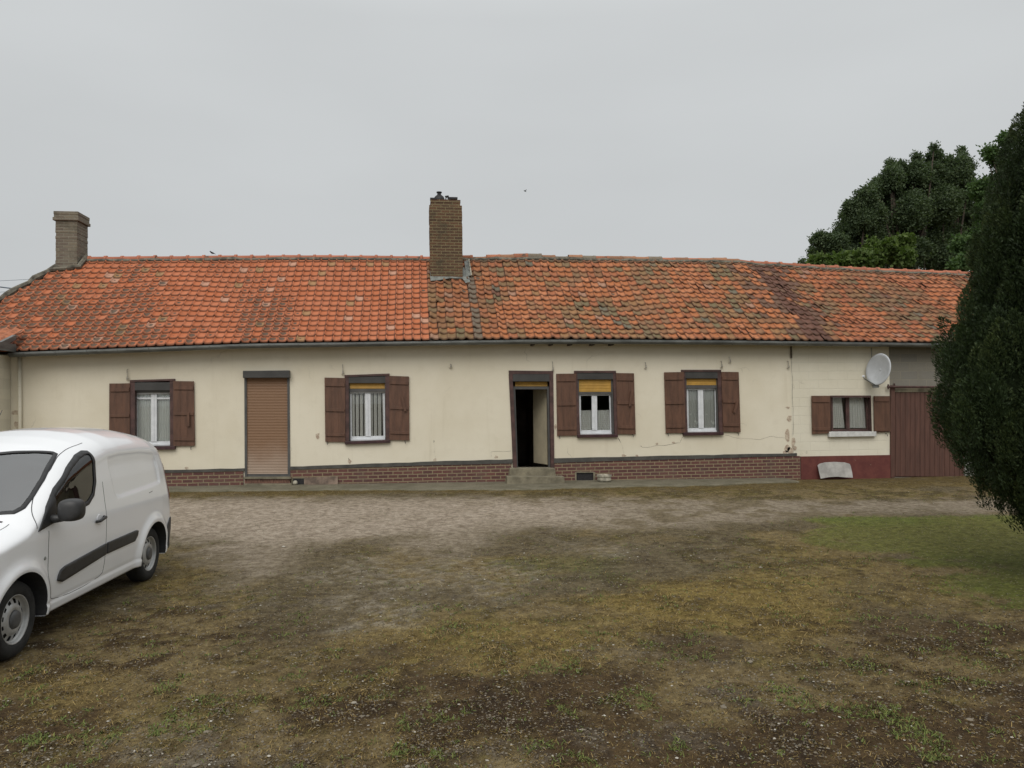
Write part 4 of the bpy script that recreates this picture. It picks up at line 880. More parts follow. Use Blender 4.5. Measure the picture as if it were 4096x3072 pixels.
# chimneys
def chimney_at(fpx, base_y, y_front, depth, ztop_px, corn, mat, lean=0, nm='chimney', lab=None, corbel=True):
    (xa_, xb_) = fpx; x0 = X(xa_, base_y, y_front); x1 = X(xb_, base_y, y_front); zt = Z((xa_+xb_)/2, ztop_px, y_front)
    zb = float(roof_pt(np.array((x0+x1)/2), (y_front-EAVE_Y)/(RIDGE_Y-EAVE_Y))[2])-.3
    y1 = y_front+depth; mb = MB(); rows = []; H = zt-zb; n = int(H/.075)
    g = random.Random(int(x0*10)); V = []
    for i in range(n+1):
        z = zb+H*i/n; lx = lean*(z-zb); e = g.uniform(-.004, .004)
        for k in (0, 1): V.append((x0+lx-e, x1+lx*.9+e, z if k == 0 else z))
    # stacked courses: a lump mesh with small irregular steps
    ring = []
    for i in range(n):
        za = zb+H*i/n; zc = zb+H*(i+1)/n; lx = lean*(za-zb); e = g.uniform(-.005, .006); grow = corn(za, zt)
        ring.append((x0+lx-e-grow, x1+lx*.85+e+grow, y_front-e-grow, y1+grow, za, zc))
    for a in ring:
        mb.box(a[0], a[1], a[2], a[3], a[4]+.0004, a[5])
    c = mb.build(nm, mat, house, bevel=.006); c['label'] = lab
    return c, x0, x1, zt, zb
s1_, p1_ = solve_s(1787, 1123)
ch1, cx0, cx1, czt, czb = chimney_at((1722, 1852), 1110, p1_[1]+.02, .62, 797, lambda z, zt: (-.035 if z > zt-.16 else 0), M['chim'], -.006, lab='tall brown brick chimney in the middle of the roof')
yf = p1_[1]+.02
mb = MB(); xm = cx0+.30*(cx1-cx0)
mb.lathe([(.13, czt-.02), (.15, czt+.04), (.12, czt+.12), (.05, czt+.18), (.045, czt+.22), (.07, czt+.225), (.07, czt+.25), (.0, czt+.26)], (xm, yf+.25, 0), n=14)
mb.box(cx0+.01, cx0+.17, yf+.02, yf+.2, czt+.0, czt+.04)
o = mb.build('chimney_cowl', M['soot_shade'], ch1)
mb = MB()
mb.tube([(cx0+.50*(cx1-cx0), yf+.1, czt+.0), (cx0+.50*(cx1-cx0), yf+.1, czt+.09), (cx0+.58*(cx1-cx0), yf+.12, czt+.10)], .035, 6); mb.box(cx0+.58*(cx1-cx0), cx0+.86*(cx1-cx0), yf+.05, yf+.32, czt+.03, czt+.075); mb.tube([(cx0+.6*(cx1-cx0), yf+.1, czt-.0), (cx0+.6*(cx1-cx0), yf+.1, czt+.05)], .05, 6)
o = mb.build('chimney_cowl', M['soot_shade'], ch1)
# flashing: apron, side board, cement fillet
def on_roof(px, py, off=.05):
    s, p = solve_s(px, py); return Vector((p[0], p[1]-off*.64, p[2]+off*.77))
mb = MB()
def roof_patch(pts, off=.075, mi=0, th_=.012):
    P = [on_roof(a, b, off) for a, b in pts]; Q = [on_roof(a, b, off-th_) for a, b in pts]; n = len(P)
    mb.add(P+Q, [tuple(range(n)), tuple(range(2*n-1, n-1, -1))]+[(i, n+i, n+(i+1) % n, (i+1) % n) for i in range(n)], mi)
roof_patch([(1719, 1095), (1722, 1133), (1762, 1130), (1800, 1122), (1850, 1124), (1862, 1142), (1880, 1136), (1870, 1098), (1855, 1080)])
roof_patch([(1857, 1056), (1874, 1050), (1884, 1112), (1864, 1118)], .085)
mb.build('flashing', M['lead'], ch1)
mb = MB(); roof_patch([(1873, 1052), (1877, 1051), (1887, 1115), (1883, 1116)], .12, 0, .04); o = mb.build('flashing', M['stone'], ch1); o['label'] = 'pale strip beside the chimney'
s2_, p2_ = solve_s(262, 1081)
def corn2(z, zt): return .045 if zt-.26 < z < zt-.16 else (.03 if z >= zt-.16 else 0)
ch2, dx0, dx1, dzt, dzb = chimney_at((222, 308), 1075, p2_[1]+.02, .62, 846, corn2, M['chim_grey'], 0, lab='weathered grey brick chimney at the left end of the roof')
mb = MB(); mb.tube([tuple(on_roof(205, 1088, .07)), tuple(on_roof(262, 1084, .07)), tuple(on_roof(318, 1078, .07)), tuple(on_roof(348, 1035, .07))], .06, 7); mb.build('flashing', M['mortar'], ch2)
mb = MB(); mb.box(dx0+.06, dx1-.06, p2_[1]+.08, p2_[1]+.56, dzt-.03, dzt+.012); mb.build('chimney_cap', M['mortar'], ch2)
# gutter and its brackets
def make_gutter():
    mb = MB(); xs = [x for x in np.linspace(on_y(45, 1400, EAVE_Y)[0], XRE, 140)]; r = .072; n = 9; V = []
    for x in xs:
        zc = float(gut_z(x))-.004; yc = EAVE_Y-.06
        for k in range(n):
            a = math.pi+math.pi*k/(n-1); V.append((x, yc+r*math.cos(a), zc+r*1.05*math.sin(a)))
    m_ = len(xs); f = [(i*n+k, i*n+k+1, (i+1)*n+k+1, (i+1)*n+k) for i in range(m_-1) for k in range(n-1)]; mb.add(V, f)
    o = mb.build('gutter', M['zinc'], house, smooth=True); s_ = o.modifiers.new('t', 'SOLIDIFY'); s_.thickness = .004
    mb = MB(); mb.tube([(x, EAVE_Y-.06-r, float(gut_z(x))) for x in xs], .009, 6); mb.build('gutter_bead', M['zinc'], o)
    mb = MB()
    for x in np.arange(xs[0]+.3, XRE, .62):
        z = float(gut_z(x)); yc = EAVE_Y-.06; q = [(x, yc+(r+.006)*math.cos(a), z-.004+(r+.006)*1.05*math.sin(a)) for a in np.linspace(math.pi, 2*math.pi, 9)]; mb = MB(); mb.tube(q, .006, 4); mb.build('gutter_bracket', M['zinc'], o)
    for px, w in ((2135, 0), (2208, 0), (2285, 0), (2375, 0), (2452, 0)):
        x = X(px, 1380, EAVE_Y); z = float(gut_z(x)); mb = MB(); mb.box(x-.03, x+.03, EAVE_Y+.02, .02, z-.10, z-.05); mb.build('rafter_end', M['wood'], house)
    mb = MB(); V = []
    for x in xs: z = float(gut_z(x)); V += [(x, EAVE_Y+.03, z+.0), (x, -.001, z-.045)]
    mb.add(V, [(2*i, 2*i+1, 2*i+3, 2*i+2) for i in range(len(xs)-1)]); mb.build('soffit', M['wood'], house)
make_gutter()

# ------------------------------------------------------------------ pavement strip along the wall
def pave():
    mb = MB(); ft = [(-900, 1985), (660, 1970), (1200, 1966), (1700, 1964), (2095, 1963), (2500, 1951), (2795, 1947), (3000, 1938), (3200, 1931)]
    P = [gpt(a, b) for a, b in ft]; xs = np.linspace(P[0][0], P[-1][0], 90); ys = np.interp(xs, [p[0] for p in P], [p[1] for p in P]); ys = np.minimum(ys, -.35)
    V = []
    for x, y in zip(xs, ys):
        z = float(gz(x, y)); zb = float(base_z(x)); e = rnd.uniform(-.03, .03); V += [(x, .0, zb+.035), (x, y+.03+e, z+.035), (x, y+e, z+.02), (x, y-.01+e, z-.06)]
    mb.add(V, [(4*i+k, 4*i+k+1, 4*i+k+5, 4*i+k+4) for i in range(len(xs)-1) for k in range(3)])
    m = NT('mossy_concrete'); v = m.coord(); n = m.noise(2.2, 6, .7, v); n2 = m.noise(18, 5, .7, v)
    c = m.mix(m.mr(n, .35, .65), (.120, .108, .072), (.19, .17, .12)); c = m.mix(m.math('MULTIPLY', m.mr(n2, .45, .65), .6), c, (.085, .075, .038)); m.color(c); m.rough(.95); m.bump(n2, .6, .01)
    o = mb.build('pavement', m.m, None); o['kind'] = 'structure'
pave()

# ------------------------------------------------------------------ small things by the wall
def under_root(objs, root):
    Mi = (Matrix.Translation(root.location) @ root.rotation_euler.to_matrix().to_4x4()).inverted()
    for o in objs:
        o.data.transform(Mi)
        if o.parent is None: o.parent = root
# satellite dish
dc = on_y(3512, 1477, -.42); dish = empty('satellite_dish', (dc[0]+.16, 0, dc[2]-.30), 0, 'pale grey satellite dish with feed arm on the cream wall', 'satellite dish')
n_ = Vector((-.94, -.30, .18)).normalized(); up = Vector((0, 0, 1)); rt = n_.cross(up).normalized(); u2 = rt.cross(n_)
V = []; K = 40; Rr = 8
for i in range(Rr+1):
    r = i/Rr
    for k in range(K):
        a = 6.2832*k/K; V.append(Vector(dc)+rt*(.335*r*math.cos(a))+u2*(.375*r*math.sin(a))+n_*(.085*(r*r-1)))
for k in range(K): a = 6.2832*k/K; V.append(Vector(dc)+rt*(.349*math.cos(a))+u2*(.389*math.sin(a))-n_*.012)
mb = MB(); mb.add(V, [(i*K+k, i*K+(k+1) % K, (i+1)*K+(k+1) % K, (i+1)*K+k) for i in range(Rr+1) for k in range(K)])
d1 = mb.build('reflector', M['dish'], None, smooth=True); d1.modifiers.new('t', 'SOLIDIFY').thickness = .006
foot = Vector(dc)-u2*.40; lnb = Vector(on_y(3456, 1514, -.60)); mb = MB(); mb.tube([foot-n_*.10, foot, foot*.3+lnb*.7, lnb], .011, 6); mb.box(foot.x-.07, foot.x+.06, foot.y-.01, foot.y+.05, foot.z-.05, foot.z+.02); d2 = mb.build('feed_arm', M['zinc'], None)
mb = MB(); mb.tube([lnb-Vector((.01, .02, -.02)), lnb+Vector((-.03, -.03, .05)), lnb+Vector((-.05, -.04, .06))], [.02, .03, .022], 10); d3 = mb.build('receiver', M['white'], None)
mb = MB(); b0 = Vector(dc)-n_*.10; mb.tube([b0, Vector((dc[0]+.16, -.12, dc[2]-.05)), Vector((dc[0]+.16, -.12, dc[2]-.35))], .022, 8); mb.box(dc[0]+.10, dc[0]+.22, -.03, -.001, dc[2]-.38, dc[2]-.20); mb.tube([(dc[0]+.16, -.12, dc[2]-.3), (dc[0]+.16, 0, dc[2]-.3)], .02, 8); d4 = mb.build('bracket', M['iron'], None)
under_root([d1, d2, d3, d4], dish)
mb = MB(); a = on_y(3487, 1390, -.02); mb.tube([(a[0], -.01, a[2]), (a[0], -.012, a[2]-.25), (a[0]+.1, -.015, a[2]-.45), (dc[0]+.1, -.05, dc[2]-.2)], .006, 5); o = mb.build('antenna_cable', M['wire'], None); o.data.transform(Matrix.Translation(-Vector((a[0], 0, a[2])))); o.location = (a[0], 0, a[2]); tag(o, 'thin cable running down the wall behind the satellite dish', 'cable')
# grey board leaning on the red plinth
q = [(3283, 1915), (3276, 1885), (3271, 1862), (3280, 1855), (3300, 1850), (3340, 1848), (3380, 1850), (3400, 1856), (3404, 1866), (3409, 1890), (3412, 1911), (3385, 1910), (3350, 1907), (3315, 1909)]
base = on_y(3345, 1912, -.18); P = []
for a, b in q:
    t = (1915-b)/65.; p = on_y(a, b, -.20+.15*t); P.append(Vector(p)-Vector(base))
Q = [p+Vector((0, .018, .004)) for p in P]; n = len(P); mb = MB(); mb.add(P+Q, [tuple(range(n)), tuple(range(2*n-1, n-1, -1))]+[(i, n+i, n+(i+1) % n, (i+1) % n) for i in range(n)])
o = mb.build('leaning_board', M['panel'], None, bevel=.004); o.location = base; tag(o, 'pale grey rounded board leaning on the red plinth', 'board')
# stone planter
pc = on_y(2417, 1935, -.30); pc[2] = float(gz(pc[0], pc[1]))+.035; s_ = .168
mb = MB(); mb.lathe([(0, 0), (.8*s_, 0), (.95*s_, .03), (.92*s_, .09), (1.03*s_, .11), (1.05*s_, .15), (.93*s_, .155), (.85*s_, .10), (0, .09)], (0, 0, 0), n=22)
o = mb.build('stone_planter', M['stone'], None); o.location = pc; tag(o, 'low empty round stone planter beside the cellar vent', 'planter')
# slab leaning near the first vent
mb = MB(); A = [(1217, 1912), (1351, 1906), (1352, 1941), (1217, 1947)]; bs = on_y(1285, 1944, -.12); P = []
for i, (a, b) in enumerate(A): p = on_y(a, b, -.06 if i < 2 else -.13); P.append(Vector(p)-Vector(bs))
Q = [p+Vector((0, .045, .01)) for p in P]; mb.add(P+Q, [(0, 1, 2, 3), (7, 6, 5, 4), (0, 4, 5, 1), (1, 5, 6, 2), (2, 6, 7, 3), (3, 7, 4, 0)])
M['slab'] = simple('stained_slab', (.20, .145, .11), .9, .25, 5, .5); o = mb.build('leaning_slab', M['slab'], None, bevel=.006); o.location = bs; tag(o, 'reddish grey concrete slab leaning on the brick plinth', 'slab')
# ball
bp = on_y(1181, 1941, -.16); mb = MB(); r = .052; mb.lathe([(r*math.sin(t), -r*math.cos(t)) for t in np.linspace(.01, 3.13, 13)], (0, 0, 0), n=18); o = mb.build('stone_ball', M['stone'], None, smooth=True)
o.location = (bp[0], bp[1], float(gz(bp[0], bp[1]))+.035+r); tag(o, 'small pale round stone in front of the dark vent hole', 'stone')
# birds
def bird(name, p, s, label, fly=False):
    mb = MB(); 
    mb.tube([(-.14, 0, .02), (-.08, 0, .04), (-.03, 0, .055), (.03, 0, .075), (.065, 0, .105), (.085, 0, .125), (.11, 0, .125)], [.006, .016, .034, .038, .026, .022, .004], 8)
    if fly:
        for sd_ in (-1, 1): mb.add([(.05, sd_*.02, .08), (-.03, sd_*.02, .07), (-.06, sd_*.22, .14), (.0, sd_*.20, .145)], [(0, 1, 2, 3), (3, 2, 1, 0)])
    else:
        for sd_ in (-1, 1): mb.tube([(.01, sd_*.012, .045), (.012, sd_*.014, 0)], .004, 5)
    o = mb.build(name, M['soot_shade'], None, smooth=True); o.location = p; o.scale = (s, s, s); o.rotation_euler = (0, 0, R(200)); return tag(o, label, 'bird')
bp = on_y(849, 1026, RIDGE_Y); bird('bird', (bp[0], RIDGE_Y, float(rid_z(bp[0]))+.045), .6, 'small dark bird perched on the ridge left of the middle chimney')
bird('bird', tuple(at_depth(2100, 768, 60)), 1.0, 'tiny bird flying in the sky right of the middle chimney', True)
# overhead wires behind the left end of the roof
def wire(pts, r, label):
    P = [at_depth(a, b, d) for a, b, d in pts]; c = P[0]; L_ = []
    for i in range(13):
        t = i/12; p = P[0]*(1-t)+P[1]*t; p = p-np.array([0, 0, .6*4*t*(1-t)*.25]); L_.append(tuple(p-c))
    mb = MB(); mb.tube(L_, r, 5); o = mb.build('overhead_wire', M['wire'], None); o.location = c; tag(o, label, 'wire')
wire([(-900, 990, 30), (170, 1168, 26)], .022, 'thick dark cable sagging behind the left roof edge'); wire([(-900, 1135, 34), (260, 1108, 32)], .008, 'thin wire above the thick cable behind the roof edge'); wire([(-900, 1185, 34), (200, 1155, 32)], .008, 'lowest thin wire below the thick cable, behind the roof edge')
# outbuilding whose roof corner shows at the left edge
def outbuilding():
    c = on_y(-8, 1388, -1.0); x1 = c[0]; zt = c[2]; ob = empty('outbuilding', (x1-1.5, -1., float(base_z(x1))), 0, 'small lean-to whose tiled roof corner shows at the left edge', 'outbuilding')
    mb = MB(); mb.box(x1-3.2, x1-.25, -.9, -.02, float(base_z(x1))-.1, zt-.12); a = mb.build('wall', M['render_block'], None)
    V = []; f = []; xs = np.linspace(x1-3.4, x1+.02, 90)
    for j in range(6):
        for x in xs: t = j/5; V.append((x, -1.05+1.05*t, zt+.02+.45*t+.02*math.sin((x-x1)*31.4)+ (0.02 if j == 0 else 0)))
    nx = len(xs); mb = MB(); mb.add(V, [(j*nx+k, j*nx+k+1, (j+1)*nx+k+1, (j+1)*nx+k) for j in range(5) for k in range(nx-1)])
    mt = simple('plain_orange_tile', (.42, .15, .07), .85, .2, 9, .4); b = mb.build('roof', mt, None)
    mb = MB(); mb.box(x1-.0, x1+.05, -1.1, -.40, zt-.06, zt+.10); mb.add([(x1+.051, -1.1, zt-.05), (x1+.051, -.4, zt+.20), (x1+.051, -.4, zt+.30), (x1+.051, -1.1, zt+.06), (x1-.02, -1.1, zt-.05), (x1-.02, -.4, zt+.2), (x1-.02, -.4, zt+.3), (x1-.02, -1.1, zt+.06)], [(0, 1, 2, 3), (4, 7, 6, 5), (3, 2, 6, 7), (0, 4, 5, 1)])
    mb.tube([(x1-3.4, -1.12, zt-.03), (x1+.06, -1.12, zt-.03)], .06, 8); mb.tube([(x1-.05, -1.1, zt-.05), (x1-.05, -1.1, zt-.16)], .035, 8); g_ = mb.build('gutter', M['zinc'], None)
    under_root([a, b, g_], ob)
outbuilding()
# ------------------------------------------------------------------ van
def van():
    root = empty('parked_van', (VAN_POS[0], VAN_POS[1], VAN_Z), VAN_A, 'white panel van with dark rub strips parked on the bare yard', 'van')
    Tk = [(0, .60), (.03, .72), (.12, .85), (.3, .965), (.6, 1.05), (.85, 1.10), (1.0, 1.135), (1.15, 1.215), (1.3, 1.33), (1.5, 1.475), (1.7, 1.60), (1.85, 1.665), (2.05, 1.725), (2.3, 1.785), (2.6, 1.835), (2.9, 1.85), (3.4, 1.84), (3.9, 1.81), (4.2, 1.785), (4.30, 1.75), (4.36, 1.68), (4.39, 1.58)]
    ug = np.linspace(-.1, 4.5, 921); tg = np.interp(ug, *zip(*Tk)); ker = np.hanning(27); ker /= ker.sum(); tg2 = np.convolve(np.pad(tg, 13, 'edge'), ker, 'valid'); w_ = sstep(4.2, 4.32, ug); tg = tg2*(1-w_)+tg*w_
    T = lambda u: np.interp(u, ug, tg)
    Wz = [(.20, .845), (.24, .865), (.32, .878), (.34, .872), (.5, .890), (.75, .903), (.95, .905), (1.02, .897), (1.10, .886), (1.3, .862), (1.5, .822), (1.62, .79), (1.8, .72)]
    zg = np.linspace(.15, 1.9, 351); wg = np.interp(zg, *zip(*Wz)); k2 = np.hanning(13); k2 /= k2.sum(); wg = np.convolve(np.pad(wg, 6, 'edge'), k2, 'valid')
    W = lambda z: np.interp(z, zg, wg)
    p = lambda u: np.interp(u, [0, .05, .15, .35, .7, 1.1, 3.9, 4.2, 4.32, 4.39], [.70, .775, .865, .94, .985, 1, 1, .985, .965, .935])
    bb = lambda u: np.interp(u, [0, .3, .9, 1.1, 1.5, 1.9, 4.2, 4.39], [.10, .15, .17, .18, .25, .32, .32, .26])
    zb = lambda u: np.interp(u, [0, .2, .5, 3.9, 4.3, 4.39], [.28, .25, .245, .245, .27, .30])
    NE = 2.25
    WH = (.900, 3.653)
    def LZ(z): return np.interp(z, [.3, .6, 1.1, 1.4, 1.6, 1.72, 1.85], [4.30, 4.30, 4.22, 4.14, 4.05, 3.99, 3.93])
    def U0(z): return np.interp(z, [.8, 1.2], [4.08, 3.5])
    def warp(u, z): k = (LZ(z)-U0(z))/(4.39-U0(z)); return np.where(u > U0(z), U0(z)+(u-U0(z))*k, u)
    def unwarp(P):
        o = []
        for a, b in P: k = float((LZ(b)-U0(b))/(4.39-U0(b))); o.append((a if a <= U0(b) else float(U0(b)+(a-U0(b))/k), b))
        return o
    panel = unwarp([(2.64, 1.16), (2.61, 1.40), (2.61, 1.60), (2.68, 1.635), (3.16, 1.66), (3.58, 1.655), (3.70, 1.62), (3.80, 1.54), (3.87, 1.42), (3.90, 1.27), (3.905, 1.15), (3.88, 1.125), (2.78, 1.085), (2.69, 1.10)])
    def side_extra(u, z):
        e = 0*u
        for c in WH:
            r = np.hypot(u-c, (z-.32)); e = e+.026*np.exp(-((r-.40)/.055)**2)*(z > .1)+.012*sstep(.52, .36, r)
        d = pdist(u, z, panel); e = e-.020*sstep(0, .030, d)
        e = e-.008*np.exp(-((z-.335)/.014)**2)*(u > 1.25)*(u < 3.3)       # sill line
        e = e-.010*sstep(1.0, .9, np.abs(z-.55)/.22)*0
        return e
    def Yof(u, z, extra=True):
        u = np.asarray(u, float); z = np.asarray(z, float); zs = T(u)-bb(u); a = W(zs)*p(u); q = np.clip((z-zs)/bb(u), 0, 1)
        arc = a*np.power(np.clip(1-np.power(q, NE), 0, 1), 1/NE); y = np.where(z <= zs, W(z)*p(u), arc)
        return y+(side_extra(u, z)*sstep(0, -.15, z-zs-.05) if extra else 0)
    def Zof(u, y):
        zs = T(u)-bb(u); a = W(zs)*p(u); q = np.clip(np.abs(y)/a, 0, 1); return zs+bb(u)*np.power(np.clip(1-np.power(q, NE), 0, 1), 1/NE)
    us = np.unique(np.concatenate([np.linspace(0, .3, 30), np.linspace(.3, 4.2, 240), np.linspace(4.2, 4.39, 26)])); nu = len(us)
    tu = 4; ts = 74; ta = 40; nr = tu+ts+ta
    U = np.repeat(us[:, None], nr, 1); Z_ = np.zeros((nu, nr)); Y_ = np.zeros((nu, nr))
    zs = T(us)-bb(us); a0 = zb(us)
    for j in range(tu): Z_[:, j] = a0+.0; Y_[:, j] = (W(a0)*p(us)-.0)*j/tu
    for j in range(ts): t = j/ts; Z_[:, tu+j] = a0+(zs-a0)*t; Y_[:, tu+j] = Yof(us, Z_[:, tu+j])
    for j in range(ta):
        ph = math.pi/2*j/(ta-1); s_ = math.sin(ph)**(2/NE); c_ = math.cos(ph)**(2/NE) if j < ta-1 else 0
        Z_[:, tu+ts+j] = zs+bb(us)*s_; a = W(zs)*p(us)
        zz = Z_[:, tu+ts+j]; Y_[:, tu+ts+j] = a*c_+(side_extra(us, zz)*sstep(0, -.15, zz-zs-.05) if c_ > .5 else 0)
    # roof gets two shallow lengthwise swages
    idx = np.arange(nu*nr).reshape(nu, nr)
    Fq = np.stack([idx[:-1, :-1], idx[1:, :-1], idx[1:, 1:], idx[:-1, 1:]], -1).reshape(-1, 4)
    u_ = U.ravel().copy(); z_ = Z_.ravel().copy(); y_ = Y_.ravel().copy(); jj = np.tile(np.arange(nr), nu)
    sidewin = [(1.16, 1.015), (1.393, 1.045), (1.75, 1.075), (2.07, 1.12), (2.19, 1.19), (2.265, 1.32), (2.305, 1.45), (2.325, 1.56), (2.315, 1.615), (2.25, 1.62), (2.10, 1.585), (1.84, 1.485), (1.52, 1.32), (1.33, 1.18)]
    def circ(c, r=.372, n=40): return [(c+r*math.cos(t), .325+r*math.sin(t)) for t in np.linspace(-1.1, math.pi+1.1, n)]
    arches = [circ(WH[0])+[], circ(WH[1], .365)]
    wh = [(1.07, 0.), (1.075, .30), (1.10, .55), (1.15, .69), (1.22, .735), (1.35, .74), (1.55, .725), (1.8, .675), (1.98, .625), (1.99, .58), (1.90, .40), (1.82, .2), (1.79, 0)]
    ws = wh+[(a, -b) for a, b in wh[-2:0:-1]]
    rearlow = []
    def cut(Fq, polys, mode):
        cu = u_[Fq].mean(1); cz = z_[Fq].mean(1); cy = y_[Fq].mean(1); cj = jj[Fq].mean(1); dele = np.zeros(len(Fq), bool)
        for poly in polys:
            if mode == 'side': i_ = inpoly(cu, cz, poly) & (cj > tu-1) & (cy > .3)
            else: i_ = inpoly(cu, cy, poly) & (cj > tu+10)
            dele |= i_
        dv = np.zeros(len(u_), bool); kv = dv.copy(); dv[Fq[dele]] = True; kv[Fq[~dele]] = True; bd = np.where(dv & kv)[0]
        for b in bd:
            best = None
            P = (u_[b], z_[b] if mode == 'side' else y_[b])
            for poly in polys:
                n = len(poly)
                for i in range(n):
                    (x1, y1), (x2, y2) = poly[i], poly[(i+1) % n]; dx, dy = x2-x1, y2-y1; t = min(1, max(0, ((P[0]-x1)*dx+(P[1]-y1)*dy)/(dx*dx+dy*dy+1e-12))); q = (x1+t*dx, y1+t*dy); d = math.hypot(q[0]-P[0], q[1]-P[1])
                    if best is None or d < best[0]: best = (d, q)
            if best[0] > .03: continue
            if mode != 'side' and y_[b] < 1e-6: u_[b] = best[1][0]; z_[b] = Zof(u_[b], 0.); continue
            u_[b] = best[1][0]
            if mode == 'side': z_[b] = best[1][1]; y_[b] = Yof(u_[b], z_[b])
            else: y_[b] = best[1][1]; z_[b] = Zof(u_[b], y_[b])
        return Fq[~dele]
    # arches reach below the sill: drop everything of the lower body inside the circle
    Fq = cut(Fq, [sidewin], 'side'); Fq = cut(Fq, arches, 'side')
    half = [q for q in ws if q[1] >= 0]; Fq = cut(Fq, [[(1.07, -.05)]+half+[(1.79, -.05)]], 'top')
    # mirror
    n = len(u_); uw = warp(u_, z_); V = np.concatenate([np.stack([-uw, y_, z_], 1), np.stack([-uw, -y_, z_], 1)]); F2 = np.concatenate([Fq, Fq[:, ::-1]+n])
    mt = NT('white_car_paint'); nz = mt.noise(1.5, 3, .5); mt.color(mt.mix(mt.mr(nz, .3, .7), (.84, .85, .87), (.87, .88, .90))); mt.rough(.34); mt.b.inputs['Coat Weight'].default_value = .9; mt.b.inputs['Coat Roughness'].default_value = .06
    paint = mt.m
    body = npmesh('body', V, F2, paint, smooth=True, parent=root)
    bm = bmesh.new(); bm.from_mesh(body.data)
    # end caps
    f0 = [i*1 for i in idx[0]]; r0 = [bm.verts[i] for i in []]
    bm.verts.ensure_lookup_table()
    for row in (idx[0], idx[-1]):
        a = [bm.verts[i] for i in row]; b = [bm.verts[i+n] for i in row][::-1]
        for k in range(nr-1):
            try: bm.faces.new((a[k], a[k+1], b[nr-2-k], b[nr-1-k]))
            except Exception: pass
    bmesh.ops.remove_doubles(bm, verts=bm.verts, dist=.0004); bmesh.ops.recalc_face_normals(bm, faces=bm.faces)
    bm.to_mesh(body.data); bm.free()
    black = simple('black_rubber', (.022, .022, .023), .55, .1, 20, .05); plastic = simple('grey_black_plastic', (.036, .036, .037), .5, .12, 12, .15, sc2=200); dark = simple('dark_cabin', (.03, .03, .031), .7, .1, 10, 0)
    mirror = M['white']
    # polygon patch laid on the body side
    def patch(poly, off, mat, name, parent, side=1, st=.018, thick=0, mode='side', outer=None):
        xs = [q[0] for q in poly]; zs_ = [q[1] for q in poly]; bm = bmesh.new()
        def P(a, b, o):
            if mode == 'side': y = float(Yof(a, b)); dy = (float(Yof(a, b+.01))-float(Yof(a, b-.01)))/.02; du = (float(Yof(a+.01, b))-float(Yof(a-.01, b)))/.02; nn = Vector((du, 1, -dy)).normalized(); return Vector((-a, y, b))+nn*o
            z = float(Zof(a, b)); dz = (float(Zof(a+.01, b))-float(Zof(a-.01, b)))/.02; dy = (float(Zof(a, b+.01))-float(Zof(a, b-.01)))/.02; return Vector((-a, b, z))+Vector((dz, -dy, 1)).normalized()*o
        gx = np.arange(min(xs)-st, max(xs)+2*st, st); gy = np.arange(min(zs_)-st, max(zs_)+2*st, st); vid = {}
        GX, GY = np.meshgrid(gx, gy, indexing='ij'); cx = (gx[:-1]+gx[1:])/2; cy = (gy[:-1]+gy[1:])/2; CX, CY_ = np.meshgrid(cx, cy, indexing='ij'); ins = inpoly(CX, CY_, poly)
        if outer is not None: ins = inpoly(CX, CY_, outer) & ~ins
        pol = [poly]+([outer] if outer is not None else [])
        cnt = np.zeros(GX.shape, int)
        for a, b in ((0, 0), (0, 1), (1, 0), (1, 1)): cnt[a:a+ins.shape[0], b:b+ins.shape[1]] += ins
        for i in range(GX.shape[0]):
            for j in range(GX.shape[1]):
                if cnt[i, j] == 0: continue
                x, y = GX[i, j], GY[i, j]
                if cnt[i, j] < 4:
                    best = None
                    for pl in pol:
                        n_ = len(pl)
                        for k in range(n_):
                            (x1, y1), (x2, y2) = pl[k], pl[(k+1) % n_]; dx, dy = x2-x1, y2-y1; t = min(1, max(0, ((x-x1)*dx+(y-y1)*dy)/(dx*dx+dy*dy+1e-12))); q = (x1+t*dx, y1+t*dy); d = math.hypot(q[0]-x, q[1]-y)
                            if best is None or d < best[0]: best = (d, q)
                    x, y = best[1]
                v = P(x, y, off); v.y *= side; v.x = -float(warp(-v.x, v.z)); vid[i, j] = bm.verts.new(v)
        for i in range(ins.shape[0]):
            for j in range(ins.shape[1]):
                if ins[i, j]:
                    try: bm.faces.new((vid[i, j], vid[i+1, j], vid[i+1, j+1], vid[i, j+1]))
                    except Exception: pass
        bmesh.ops.recalc_face_normals(bm, faces=bm.faces)
        # make sure it faces out
        sm = sum((f.normal.y*side if mode == 'side' else f.normal.z) for f in bm.faces)
        if sm < 0: bmesh.ops.reverse_faces(bm, faces=bm.faces)
        me = bpy.data.meshes.new(name); bm.to_mesh(me); bm.free(); me.materials.append(mat)
        me.polygons.foreach_set('use_smooth', [True]*len(me.polygons)); o = bpy.data.objects.new(name, me); col.objects.link(o); o.parent = parent
        if thick: s_ = o.modifiers.new('t', 'SOLIDIFY'); s_.thickness = thick; s_.offset = -1
        return o
    def grow(poly, d):
        cx = sum(q[0] for q in poly)/len(poly); n_ = len(poly); out = []; A = sum(poly[i][0]*poly[(i+1) % n_][1]-poly[(i+1) % n_][0]*poly[i][1] for i in range(n_)); s_ = 1 if A > 0 else -1
        for i in range(n_):
            a, b, c = Vector(poly[i-1]), Vector(poly[i]), Vector(poly[(i+1) % n_]); e1 = (b-a).normalized(); e2 = (c-b).normalized(); nrm = (Vector((e1.y, -e1.x))+Vector((e2.y, -e2.x))).normalized()*s_; out.append((b.x+nrm.x*d, b.y+nrm.y*d))
        return out
